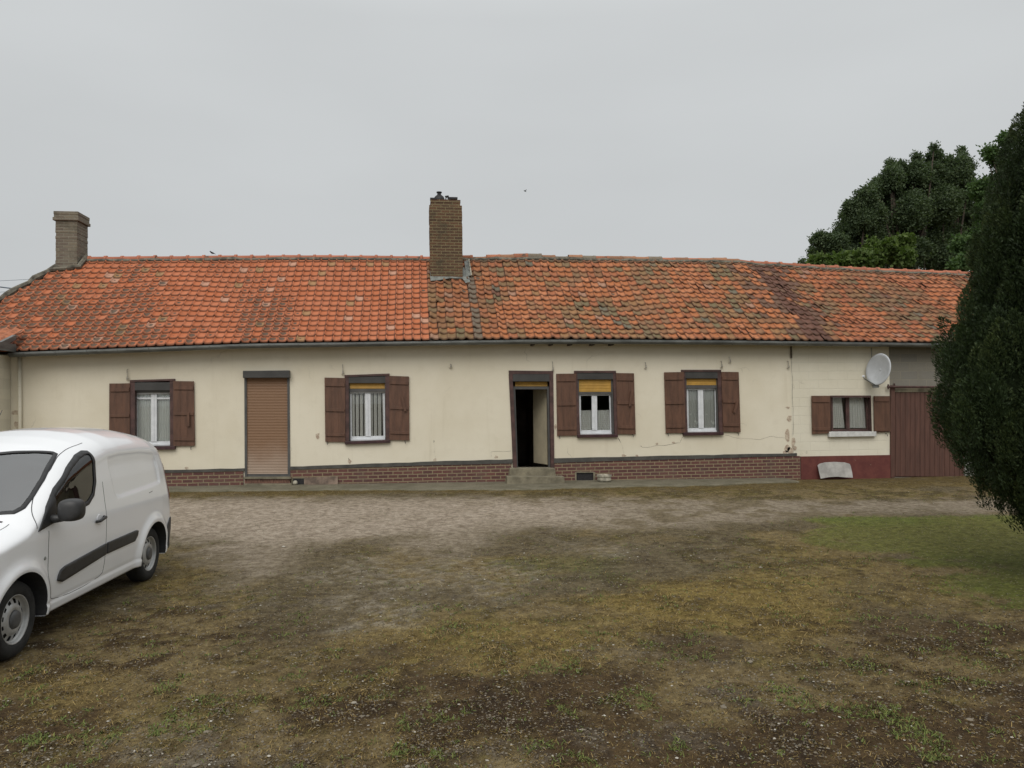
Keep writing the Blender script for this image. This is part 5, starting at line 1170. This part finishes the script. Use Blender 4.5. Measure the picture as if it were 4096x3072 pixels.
    def groove(pts, name='door_seam', side=1, w=.0035, mat=black):
        for _ in range(2):
            o = [pts[0]]
            for a, b in zip(pts[:-1], pts[1:]): o += [(a[0]*.75+b[0]*.25, a[1]*.75+b[1]*.25), (a[0]*.25+b[0]*.75, a[1]*.25+b[1]*.75)]
            pts = o+[pts[-1]]
        mb = MB(); L_ = []
        for i in range(len(pts)-1):
            n_ = max(2, int(math.hypot(pts[i+1][0]-pts[i][0], pts[i+1][1]-pts[i][1])/.03))
            for t in range(n_): t /= n_; L_.append((pts[i][0]*(1-t)+pts[i+1][0]*t, pts[i][1]*(1-t)+pts[i+1][1]*t))
        L_.append(pts[-1]); mb.tube([(-float(warp(a, b)), side*(float(Yof(a, b))-.0005), b) for a, b in L_], w, 5); return mb.build(name, mat, body)
    def smooth_loop(poly, k=2):
        for _ in range(k):
            o = []; n_ = len(poly)
            for i in range(n_): a, b = poly[i], poly[(i+1) % n_]; o += [(a[0]*.75+b[0]*.25, a[1]*.75+b[1]*.25), (a[0]*.25+b[0]*.75, a[1]*.25+b[1]*.75)]
            poly = o
        return poly
    for sd_ in (1, -1):
        sw = smooth_loop(sidewin, 1)
        w = patch(grow(sidewin, -.028), .004, black, 'side_window', root, sd_, outer=grow(sidewin, .012), thick=.004)
        patch(grow(sidewin, -.0), -.004, M['carglass'], 'pane', w, sd_, st=.03)
        # black quarter at the mirror foot
        patch([(1.13, 1.00), (1.42, 1.04), (1.46, 1.16), (1.47, 1.30), (1.33, 1.19), (1.22, 1.09)], .010, black, 'mirror_base', w, sd_, thick=.01)
        strips = [[(1.455, .505), (1.47, .555), (1.51, .595), (1.58, .612), (2.40, .668), (2.40, .555), (1.53, .475)], [(2.425, .669), (3.14, .678), (3.18, .665), (3.17, .62), (3.10, .562), (2.425, .556)]]
        for s_ in strips: patch(s_, .015, plastic, 'rub_strip', root, sd_, thick=.013, st=.02)
        groove([(1.30, .98), (1.285, .80), (1.30, .5), (1.345, .325), (2.36, .325), (2.40, .45), (2.405, .9), (2.405, 1.3)], side=sd_, w=.003)
        groove([(1.12, 1.03), (1.16, 1.11), (1.25, 1.20), (1.42, 1.33), (1.65, 1.47), (1.9, 1.585), (2.15, 1.66), (2.42, 1.70)], 'roof_seam', sd_, w=.004)
        groove([(3.52, 1.05), (3.62, 1.06)], 'fuel_flap_seam', sd_)
        # handle
        mb = MB(); a, b = 2.25, .935; y = float(Yof(a, b)); mb.tube([(-a+.085, sd_*(y+.005), b-.012), (-a+.06, sd_*(y+.035), b-.008), (-a-.06, sd_*(y+.035), b+.012), (-a-.085, sd_*(y+.005), b+.016)], [.014, .016, .016, .013], 8); mb.build('door_handle', plastic, root, smooth=True)
        mb = MB(); mb.lathe([(0, y+.003), (.05, y+.003), (.058, y-.002)], (-a, 0, b), 'y', 20); h = mb.build('handle_recess', paint, root)
        if sd_ < 0: h.scale = (1, -1, 1)
        # mirror
        mb = MB(); y0 = float(Yof(1.35, 1.08)); mb.tube([(-1.36, sd_*(y0-.02), 1.075), (-1.38, sd_*(y0+.06), 1.075), (-1.40, sd_*(y0+.13), 1.09)], [.045, .034, .036], 10)
        ml = mb.build('door_mirror', plastic, root, smooth=True)
        bm = bmesh.new(); bmesh.ops.create_cube(bm, size=1); bmesh.ops.subdivide_edges(bm, edges=bm.edges, cuts=3, use_grid_fill=True)
        for v in bm.verts:
            c = v.co; r = (abs(c.x*2)**3.2+abs(c.y*2)**3.2+abs(c.z*2)**3.2)**(1/3.2)+1e-6; m_ = max(abs(c.x), abs(c.y), abs(c.z))*2; c *= m_/r if r > 0 else 1
            v.co = Vector((c.x*.15+.02, c.y*.215, c.z*.205)); v.co.x += .04*(1-(v.co.y/.13)**2*.6) if v.co.x > 0.02 else 0
            v.co += Vector((-1.42, sd_*(y0+.165), 1.15))
        me = bpy.data.meshes.new('mirror_housing'); bm.to_mesh(me); bm.free(); me.materials.append(plastic); me.polygons.foreach_set('use_smooth', [True]*len(me.polygons)); o = bpy.data.objects.new('mirror_housing', me); col.objects.link(o); o.parent = ml; o.modifiers.new('s', 'SUBSURF').levels = 1; o.modifiers['s'].render_levels = 2
        # bumpers, lamps
        patch([(.0, .27), (.50, .27), (.56, .40), (.50, .53), (.25, .56), (.0, .56)], .010, plastic, 'front_bumper', root, sd_, thick=.012)
        patch([(4.06, .30), (4.39, .30), (4.39, .66), (4.22, .66), (4.12, .60), (4.05, .45)], .012, plastic, 'rear_bumper', root, sd_, thick=.012)
        patch([(.06, .70), (.20, .72), (.48, .86), (.50, .90), (.30, .87), (.08, .78)], .008, M['carglass'], 'headlight', root, sd_)
        patch([(4.27, .90), (4.38, .90), (4.38, 1.35), (4.31, 1.35)], .006, simple('red_lamp', (.30, .01, .01), .2, .1, 5, 0), 'tail_light', root, sd_)
        mb = MB(); y = float(Yof(1.235, .75)); mb.lathe([(0, y+.008), (.012, y+.006), (.018, y)], (-1.235, 0, .75), 'y', 12); o = mb.build('side_repeater', M['lead'], root)
        if sd_ < 0: o.scale = (1, -1, 1)
        # wheel arch liner
        for ci, c in enumerate(WH):
            mb = MB(); n_ = 30; V = []; r = .372 if ci == 0 else .365
            for i in range(n_+1):
                t = -.20+(math.pi+.40)*i/n_; x = c+r*math.cos(t); z = .325+r*math.sin(t); yy = float(Yof(x, max(z, .2)))
                V += [(-x, sd_*(yy+.001), z), (-x, sd_*(yy-.03), z), (-(c+(r+.004)*math.cos(t)), sd_*.45, .325+(r+.004)*math.sin(t))]
            f = [(3*i+k, 3*i+k+1, 3*i+k+4, 3*i+k+3) for i in range(n_) for k in (0, 1)]; f.append(tuple(3*i+2 for i in range(n_+1))); mb.add(V, f); mb.build('wheel_arch', dark, root)
    # windscreen with its black border, wipers
    wpoly = ws
    wsc = patch(grow(wpoly, -.032), .004, black, 'windscreen', root, 1, st=.03, mode='top', outer=grow(wpoly, .010), thick=.004)
    patch(wpoly, -.004, M['screen'], 'pane', wsc, 1, st=.05, mode='top')
    mb = MB()
    for a, b, c_, d in ((1.09, .35, 1.18, -.25), (1.09, -.2, 1.18, -.62)): mb.tube([(-a, b, float(Zof(a, b))+.015), (-c_, d, float(Zof(c_, d))+.018)], .009, 5)
    mb.build('wiper', black, wsc)
    # roof swages and aerial
    mb = MB(); mb.tube([(-1.88, .0, 1.67), (-1.91, .0, 1.70)], .016, 8); mb.tube([(-1.91, 0, 1.70), (-2.18, 0, 2.05)], .003, 5); mb.build('roof_aerial', black, root)
    # bonnet seam, cowl
    mb = MB(); mb.tube([(-1.03, y, float(Zof(1.03, y))-.004) for y in np.linspace(-.66, .66, 20)], .012, 5); L_ = [(u, .66+.06*u) for u in np.linspace(.25, 1.02, 16)]; 
    mb.tube([(-u, min(y, .74), float(Zof(u, min(y, .74)))) for u, y in L_], .003, 4); mb.tube([(-u, -min(y, .74), float(Zof(u, min(y, .74)))) for u, y in L_], .003, 4); mb.build('bonnet_seam', black, body)
    mb = MB(); mb.box(-.005, .02, -.42, .42, .38, .50); mb.box(-.005, .018, -.35, .35, .58, .64); mb.build('grille', black, root)
    mb = MB(); mb.box(-4.33, -4.28, -.72, .72, .30, .62); mb.build('rear_bumper', plastic, root, bevel=.02)
    mb = MB(); mb.tube([(-4.30, 0, .65), (-4.22, 0, 1.1), (-4.14, 0, 1.4)], .006, 4); mb.build('rear_door_seam', black, root)
    # cabin
    mb = MB(); mb.box(-2.35, -1.0, -.78, .78, .45, .50); mb.box(-2.50, -2.47, -.74, .74, .46, 1.60); mb.add([(-1.08, -.72, 1.02), (-1.08, .72, 1.02), (-1.42, .76, .98), (-1.42, -.76, .98), (-1.42, .76, .6), (-1.42, -.76, .6)], [(0, 1, 2, 3), (3, 2, 4, 5)]); mb.build('cabin', dark, root)
    mb = MB()
    for s_ in (-.38, .38): mb.box(-2.15, -1.65, s_-.24, s_+.24, .62, .78); mb.add([(-2.10, s_-.23, .78), (-2.10, s_+.23, .78), (-2.26, s_+.2, 1.32), (-2.26, s_-.2, 1.32), (-2.2, s_-.23, .78), (-2.2, s_+.23, .78), (-2.32, s_+.2, 1.32), (-2.32, s_-.2, 1.32)], [(0, 1, 2, 3), (7, 6, 5, 4), (0, 3, 7, 4), (1, 5, 6, 2), (3, 2, 6, 7)]); mb.box(-2.31, -2.24, s_-.12, s_+.12, 1.36, 1.54)
    mb.build('seats', simple('grey_seat_cloth', (.06, .06, .065), .9, .2, 20, .1), root)
    mb = MB(); c = Vector((-1.58, .38, 1.02)); ax = Vector((.9, 0, .45)).normalized(); s1 = Vector((0, 1, 0)); s2 = ax.cross(s1); mb.tube([c+(s1*math.cos(t)+s2*math.sin(t))*.185 for t in np.linspace(0, 6.2832, 25)], .014, 6); mb.tube([c-s1*.18, c+s1*.18], .012, 5); mb.build('steering_wheel', black, root)
    # wheels
    tyre = simple('tyre_rubber', (.022, .022, .021), .85, .25, 10, .3, sc2=90); rimm = simple('silver_steel_rim', (.46, .46, .45), .42, .12, 8, .05, metal=.35); cap = simple('dark_hub_cap', (.10, .10, .10), .5, .15, 10, 0)
    def wheel(c, sd_):
        mb = MB(); y = .0
        prof = [(.195, -.19), (.24, -.195), (.285, -.19), (.312, -.165), (.318, -.14), (.3185, -.06), (.318, -.05), (.313, -.035), (.295, -.005), (.26, .006), (.225, .004), (.203, -.006), (.197, -.015)]
        mb.lathe([(r, h) for r, h in prof], (0, 0, 0), 'y', 56)
        grooves = [(.3195, h) for h in (-.14, -.10, -.07)]
        t = mb.build('wheel', tyre, root, smooth=True)
        mb = MB(); pr = [(.197, -.015), (.203, -.008), (.200, -.004), (.192, -.010), (.186, -.030), (.180, -.045), (.170, -.046), (.158, -.040), (.150, -.036), (.132, -.030), (.118, -.018), (.085, -.012), (.062, -.030), (.058, -.033), (.0, -.033)]
        V = []; f = []; n_ = 96
        for r, h in pr:
            for k in range(n_): a = 2*math.pi*k/n_; V.append((r*math.cos(a), h, r*math.sin(a)))
        for i in range(len(pr)-1):
            for k in range(n_):
                if 6 <= i <= 8 and (k % 8) in (2, 3, 4, 5): continue
                f.append((i*n_+k, i*n_+(k+1) % n_, (i+1)*n_+(k+1) % n_, (i+1)*n_+k))
        mb.add(V, f); rm = mb.build('rim', rimm, t, smooth=True)
        mb = MB(); mb.lathe([(.19, -.075), (.0, -.075)], (0, 0, 0), 'y', 40); bk = mb.build('brake_disc', dark, t)
        mb = MB(); mb.lathe([(.075, -.012), (.070, .0), (.045, .008), (.0, .010)], (0, 0, 0), 'y', 28); cp = mb.build('hub_cap', cap, t, smooth=True)
        mb = MB()
        for k in range(0): pass
        t.location = (-c, sd_*.850, .315); t.scale = (1, sd_, 1); return t
    for c in WH:
        for sd_ in (1, -1): wheel(c, sd_)
    return root
van()

# ------------------------------------------------------------------ trees
def leaf_cloud(P, size, g, nrm=None, up=0., aspect=.5, jit=.8):
    """one pointed quad per point"""
    n = len(P); d = g.normal(size=(n, 3)); 
    if nrm is not None: d = d*jit+nrm
    d[:, 2] += up; d /= np.linalg.norm(d, axis=1)[:, None]+1e-9
    r = g.normal(size=(n, 3)); s = np.cross(d, r); s /= np.linalg.norm(s, axis=1)[:, None]+1e-9
    L_ = (size*(.6+.8*g.random(n)))[:, None]; w = L_*aspect
    V = np.stack([P, P+d*L_*.45-s*w*.5, P+d*L_, P+d*L_*.5+s*w*.5], 1).reshape(-1, 3); i = (np.arange(n)*4)[:, None]
    return V, i+np.array([[0, 1, 2, 3]])
def limb_tree(name, base, top, r0, blobs, nleaf, lsize, mat, label, seed, group=None, aspect=.5, fill=.5, cl=14):
    g = np.random.default_rng(seed); rr = random.Random(seed); base = Vector(base)
    root = empty(name, base, 0, label, 'tree', group)
    mb = MB(); tp = Vector(top)-base; trunk = [Vector((0, 0, -.3)), tp*.35+Vector((rr.uniform(-.2, .2), rr.uniform(-.2, .2), 0)), tp*.7, tp]
    mb.tube(trunk, [r0*1.15, r0*.8, r0*.5, r0*.2], 9)
    for (c, r) in blobs:
        c = Vector(c)-base; s_ = tp*min(.85, max(.25, .55*c.z/max(tp.z, .1))); m_ = (s_+c)/2+Vector((rr.uniform(-.3, .3), rr.uniform(-.3, .3), -.2)); mb.tube([s_, m_, c], [r0*.35, r0*.2, r0*.07], 6)
        for q in range(5):
            d = Vector((rr.gauss(0, 1), rr.gauss(0, 1), rr.gauss(.3, 1))).normalized()*r*.85; mb.tube([c, c+d*.5+Vector((0, 0, .05)), c+d], [r0*.08, r0*.05, r0*.02], 4)
    mb.build('trunk', M['bark'], root, smooth=True)
    sub = []
    for c, r in blobs:
        sub.append((c, r*.86))
        for q in range(7):
            d = Vector((rr.gauss(0, 1), rr.gauss(0, 1), rr.gauss(.25, .8))).normalized(); k_ = rr.uniform(.22, .42); sub.append((tuple(Vector(c)+d*r*(1.02-.5*k_)), r*k_))
        for q in range(2):
            a_ = rr.uniform(-.6, .6)*r; sub.append((tuple(Vector(c)+Vector((a_, rr.uniform(-.3, .3)*r, r*rr.uniform(.85, 1.12)))), r*rr.uniform(.10, .17)))
    blobs = sub
    tot = sum(r**2 for _, r in blobs); Ps = []; lv = []
    for c, r in blobs:
        c = np.array(c)-np.array(base); m_ = int(nleaf*r**2/tot/cl); d = g.normal(size=(m_, 3)); d /= np.linalg.norm(d, axis=1)[:, None]; rad = r*(fill+(1.12-fill)*g.random(m_)**.8)*(1+.22*(fbm(d[:, 0]*3+c[0], d[:, 1]*3+d[:, 2]*2, 1.3, 2, seed)-.5)*2)
        cc = c+d*rad[:, None]; tone = g.random(m_)
        q = cc[:, None]+np.clip(g.normal(size=(m_, cl, 3)), -2, 2)*(r*.05+lsize*.75); Ps.append(q.reshape(-1, 3)); lv.append(np.clip(np.repeat(tone, cl)*.7+.3*g.random(m_*cl), 0, 1))
    P = np.concatenate(Ps); lv = np.concatenate(lv); V, Fq = leaf_cloud(P, lsize, g, aspect=aspect, up=.1)
    npmesh('crown', V, Fq, mat, {'lv': np.repeat(lv, 4)}, parent=root); return root
def px_blobs(L_, dep, jd, seed):
    rr = random.Random(seed); return [(tuple(at_depth(a, b, dep+rr.uniform(-jd, jd))), max(r*.62, r-26)/F*dep) for a, b, r in L_]
def spire(px, y0, y1, w): n_ = 5; return [(px+4*((i % 2)-.5), y0+(y1-y0)*i/(n_-1), w*(.45+.75*i/(n_-1))+26*(.5+.5*i/(n_-1))) for i in range(n_)]
g0 = float(-.1)
# dark trees beyond the roof
D = 36
bl = px_blobs([(3330, 990, 75), (3300, 1060, 60), (3400, 930, 95), (3450, 860, 95), (3380, 1030, 85), (3470, 930, 90), (3400, 985, 80), (3500, 960, 100), (3470, 790, 60), (3280, 960, 40), (3260, 1020, 40), (3440, 1010, 60), (3520, 1040, 60)], D, 1.2, 1)
limb_tree('broadleaf_tree', (bl[3][0][0], bl[3][0][1], -.2), tuple(at_depth(3430, 900, D)), .28, bl, 120000, .11, M['darkleaf'], 'dark green tree at the left of the clump behind the roof', 11, 'dark trees behind the roof', aspect=.55)
bl = px_blobs([(3590, 760, 90), (3540, 840, 90), (3640, 850, 100), (3570, 720, 70), (3740, 660, 70), (3620, 950, 100), (3680, 750, 95), (3670, 700, 70), (3600, 690, 60), (3560, 900, 90), (3700, 850, 80), (3640, 1010, 90), (3580, 1030, 80)]+spire(3738, 590, 680, 12)+spire(3560, 650, 740, 14)+spire(3668, 625, 720, 14)+spire(3500, 735, 800, 12)+[ (3560, 1000, 70), (3515, 740, 45), (3640, 1030, 60), (3700, 980, 60)], D+1, 1.2, 2)
limb_tree('broadleaf_tree', (bl[2][0][0], bl[2][0][1], -.2), tuple(at_depth(3620, 780, D+1)), .32, bl, 150000, .11, M['darkleaf'], 'tallest dark green tree in the middle of the clump behind the roof', 12, 'dark trees behind the roof', aspect=.55)
bl = px_blobs([(3810, 710, 85), (3850, 670, 60), (3780, 740, 80), (3800, 950, 90), (3740, 1040, 80), (3800, 1040, 80), (3770, 820, 100), (3830, 900, 100), (3760, 980, 80), (3870, 760, 60), (3720, 900, 60), (3860, 1030, 70), (3690, 1030, 40), (3900, 860, 80)]+spire(3800, 635, 720, 14)+spire(3850, 605, 700, 14), D+2, 1.2, 3)
limb_tree('broadleaf_tree', (bl[2][0][0], bl[2][0][1], -.2), tuple(at_depth(3800, 780, D+2)), .3, bl, 120000, .11, M['darkleaf'], 'dark green tree nearest the conifer in the clump behind the roof', 13, 'dark trees behind the roof', aspect=.55)
D = 27
bl = px_blobs([(3265, 1050, 26), (3310, 1052, 26), (3360, 1048, 30), (3410, 1045, 32), (3460, 1035, 38), (3510, 1020, 45), (3560, 1010, 45), (3600, 985, 35), (3628, 965, 18), (3620, 1030, 35), (3490, 985, 24), (3550, 985, 26)], D, .5, 4)
limb_tree('leafy_tree', (bl[5][0][0], bl[5][0][1], -.2), tuple(at_depth(3520, 1060, D)), .14, bl, 15000, .13, M['limeleaf'], 'bright yellow green tree just above the roof ridge', 14, aspect=.75, cl=9)
D = 30
bl = px_blobs([(3965, 615, 34), (3940, 600, 14), (4000, 640, 60), (3930, 760, 60), (3960, 850, 70), (3930, 950, 70), (3880, 1050, 55), (3850, 980, 45), (4050, 750, 110), (4020, 900, 110), (4050, 1050, 110), (3830, 1060, 30), (4030, 560, 34)], D, .7, 5)
limb_tree('leafy_tree', (bl[8][0][0], bl[8][0][1], -.2), tuple(at_depth(4060, 800, D)), .22, bl, 60000, .13, M['midleaf'], 'mid green leafy tree partly hidden behind the conifer', 15, aspect=.6, cl=12)
bl = px_blobs([(3208, 1050, 9), (3215, 1058, 8)], 30, .2, 6)
limb_tree('small_tree', (bl[0][0][0], bl[0][0][1], -.2), tuple(at_depth(3210, 1056, 30)), .06, bl, 240, .12, M['darkleaf'], 'tip of a small tree showing over the ridge left of the clump', 16, cl=8)
# big conifer at the right edge
def conifer():
    D = 8.6; c = at_depth(4300, 1600, D); base = (float(c[0]), float(c[1]), -.2)
    # outline: left edge in the photograph
    prof_px = [(4325, -150), (4260, 60), (4190, 250), (4125, 420), (4070, 540), (4030, 660), (3990, 790), (3950, 960), (3915, 1080), (3885, 1200), (3845, 1330), (3815, 1430), (3790, 1510), (3780, 1570), (3785, 1680), (3805, 1780), (3840, 1840), (3895, 1900), (3955, 1960), (4020, 2030), (4085, 2090), (4150, 2150), (4210, 2200)]
    cz = []; 
    cpx = 4330
    for a, b in prof_px:
        p = at_depth(a, b, D); q = at_depth(cpx, b, D); cz.append((p[2], math.hypot(q[0]-p[0], q[1]-p[1])))
    q = at_depth(cpx, 1536, D); cx, cy = float(q[0]), float(q[1]); zs = np.array([a for a, _ in cz])[::-1]; rs = np.array([b for _, b in cz])[::-1]
    ztop = zs[-1]+.3; zs = np.append(zs, ztop); rs = np.append(rs, .05)
    root = empty('conifer', (cx, cy, -.2), 0, 'large dense dark green conifer at the right edge', 'tree')
    R_ = lambda z: np.interp(z, zs, rs)
    g = np.random.default_rng(99)
    mb = MB(); mb.tube([(0, 0, -.1), (.02, 0, 1.2), (0, .03, 3.0), (0, 0, ztop)], [.20, .15, .11, .02], 10)
    for k in range(70):
        z = .55+(ztop-1)*k/70; a = k*2.4; r = float(R_(z-.2+.35))*.75; mb.tube([(0, 0, z), (math.cos(a)*r*.6, math.sin(a)*r*.6, z+.18), (math.cos(a)*r, math.sin(a)*r, z+.5)], [.03, .02, .006], 5)
    mb.build('trunk', M['bark'], root, smooth=True)
    # upright plumes packed over the crown, each a feather of scale leaves
    templ = []
    for t in range(7):
        n = 560; h = g.random(n)**.8; ang = g.random(n)*6.283; q = .30+.70*g.random(n)**.35; rr = .115*np.sin(np.clip(h*.80+.20, 0, 1)*math.pi)**.7*q
        P = np.stack([rr*np.cos(ang), rr*np.sin(ang), h*.44-.1], 1); nr_ = np.stack([np.cos(ang)*.7, np.sin(ang)*.7, 1.0+0*ang], 1)
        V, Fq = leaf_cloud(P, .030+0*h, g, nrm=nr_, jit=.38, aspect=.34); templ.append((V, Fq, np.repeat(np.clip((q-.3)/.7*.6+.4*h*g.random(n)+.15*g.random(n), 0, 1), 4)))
    Vs = []; Fs = []; Ls = []; base_i = 0
    zc = []; n = 1900
    while len(zc) < n:
        z = g.uniform(zs[0], ztop-.1); r = R_(z)
        if g.random() < r/rs.max()*1.0+.08: zc.append(z)
    zc = np.array(zc); an = g.random(n)*6.283
    lob = 1+.075*np.sin(an*6+zc*.9)+.055*np.sin(an*13-zc*1.7)+.035*np.sin(an*3+zc*2.9)     # vertical lobes
    rad = np.clip(R_(zc)*.955*lob-.15-.30*g.random(n)**2.5, .02, None)
    for i in range(n):
        V, Fq, lv = templ[g.integers(0, 7)]; s = g.uniform(.75, 1.35); lean = .14+.13*g.normal()
        a = an[i]; yaw = g.random()*6.283; cy_, sy_ = math.cos(yaw), math.sin(yaw)
        Q = V*s; Q = np.stack([Q[:, 0]*cy_-Q[:, 1]*sy_, Q[:, 0]*sy_+Q[:, 1]*cy_, Q[:, 2]], 1)
        o = np.stack([Q[:, 0]+math.cos(a)*(rad[i]+lean*Q[:, 2]), Q[:, 1]+math.sin(a)*(rad[i]+lean*Q[:, 2]), Q[:, 2]+zc[i]+.2-.15], 1)
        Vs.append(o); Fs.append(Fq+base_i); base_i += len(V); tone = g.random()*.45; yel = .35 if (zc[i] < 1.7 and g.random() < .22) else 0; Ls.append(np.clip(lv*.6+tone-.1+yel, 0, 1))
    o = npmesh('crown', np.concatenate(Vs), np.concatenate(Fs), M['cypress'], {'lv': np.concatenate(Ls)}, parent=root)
    # dense inner foliage
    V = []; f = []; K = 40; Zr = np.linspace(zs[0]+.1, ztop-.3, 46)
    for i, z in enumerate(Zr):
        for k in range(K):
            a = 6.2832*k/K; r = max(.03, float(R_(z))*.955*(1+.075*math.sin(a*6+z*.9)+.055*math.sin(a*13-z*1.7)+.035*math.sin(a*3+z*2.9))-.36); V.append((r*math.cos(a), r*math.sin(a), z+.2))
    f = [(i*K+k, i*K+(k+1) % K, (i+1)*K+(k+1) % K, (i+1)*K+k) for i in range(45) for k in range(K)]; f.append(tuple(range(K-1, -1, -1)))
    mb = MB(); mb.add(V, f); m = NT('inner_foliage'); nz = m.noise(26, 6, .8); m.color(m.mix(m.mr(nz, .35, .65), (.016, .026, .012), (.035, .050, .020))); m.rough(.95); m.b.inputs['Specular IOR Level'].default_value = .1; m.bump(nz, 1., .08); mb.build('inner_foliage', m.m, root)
conifer()
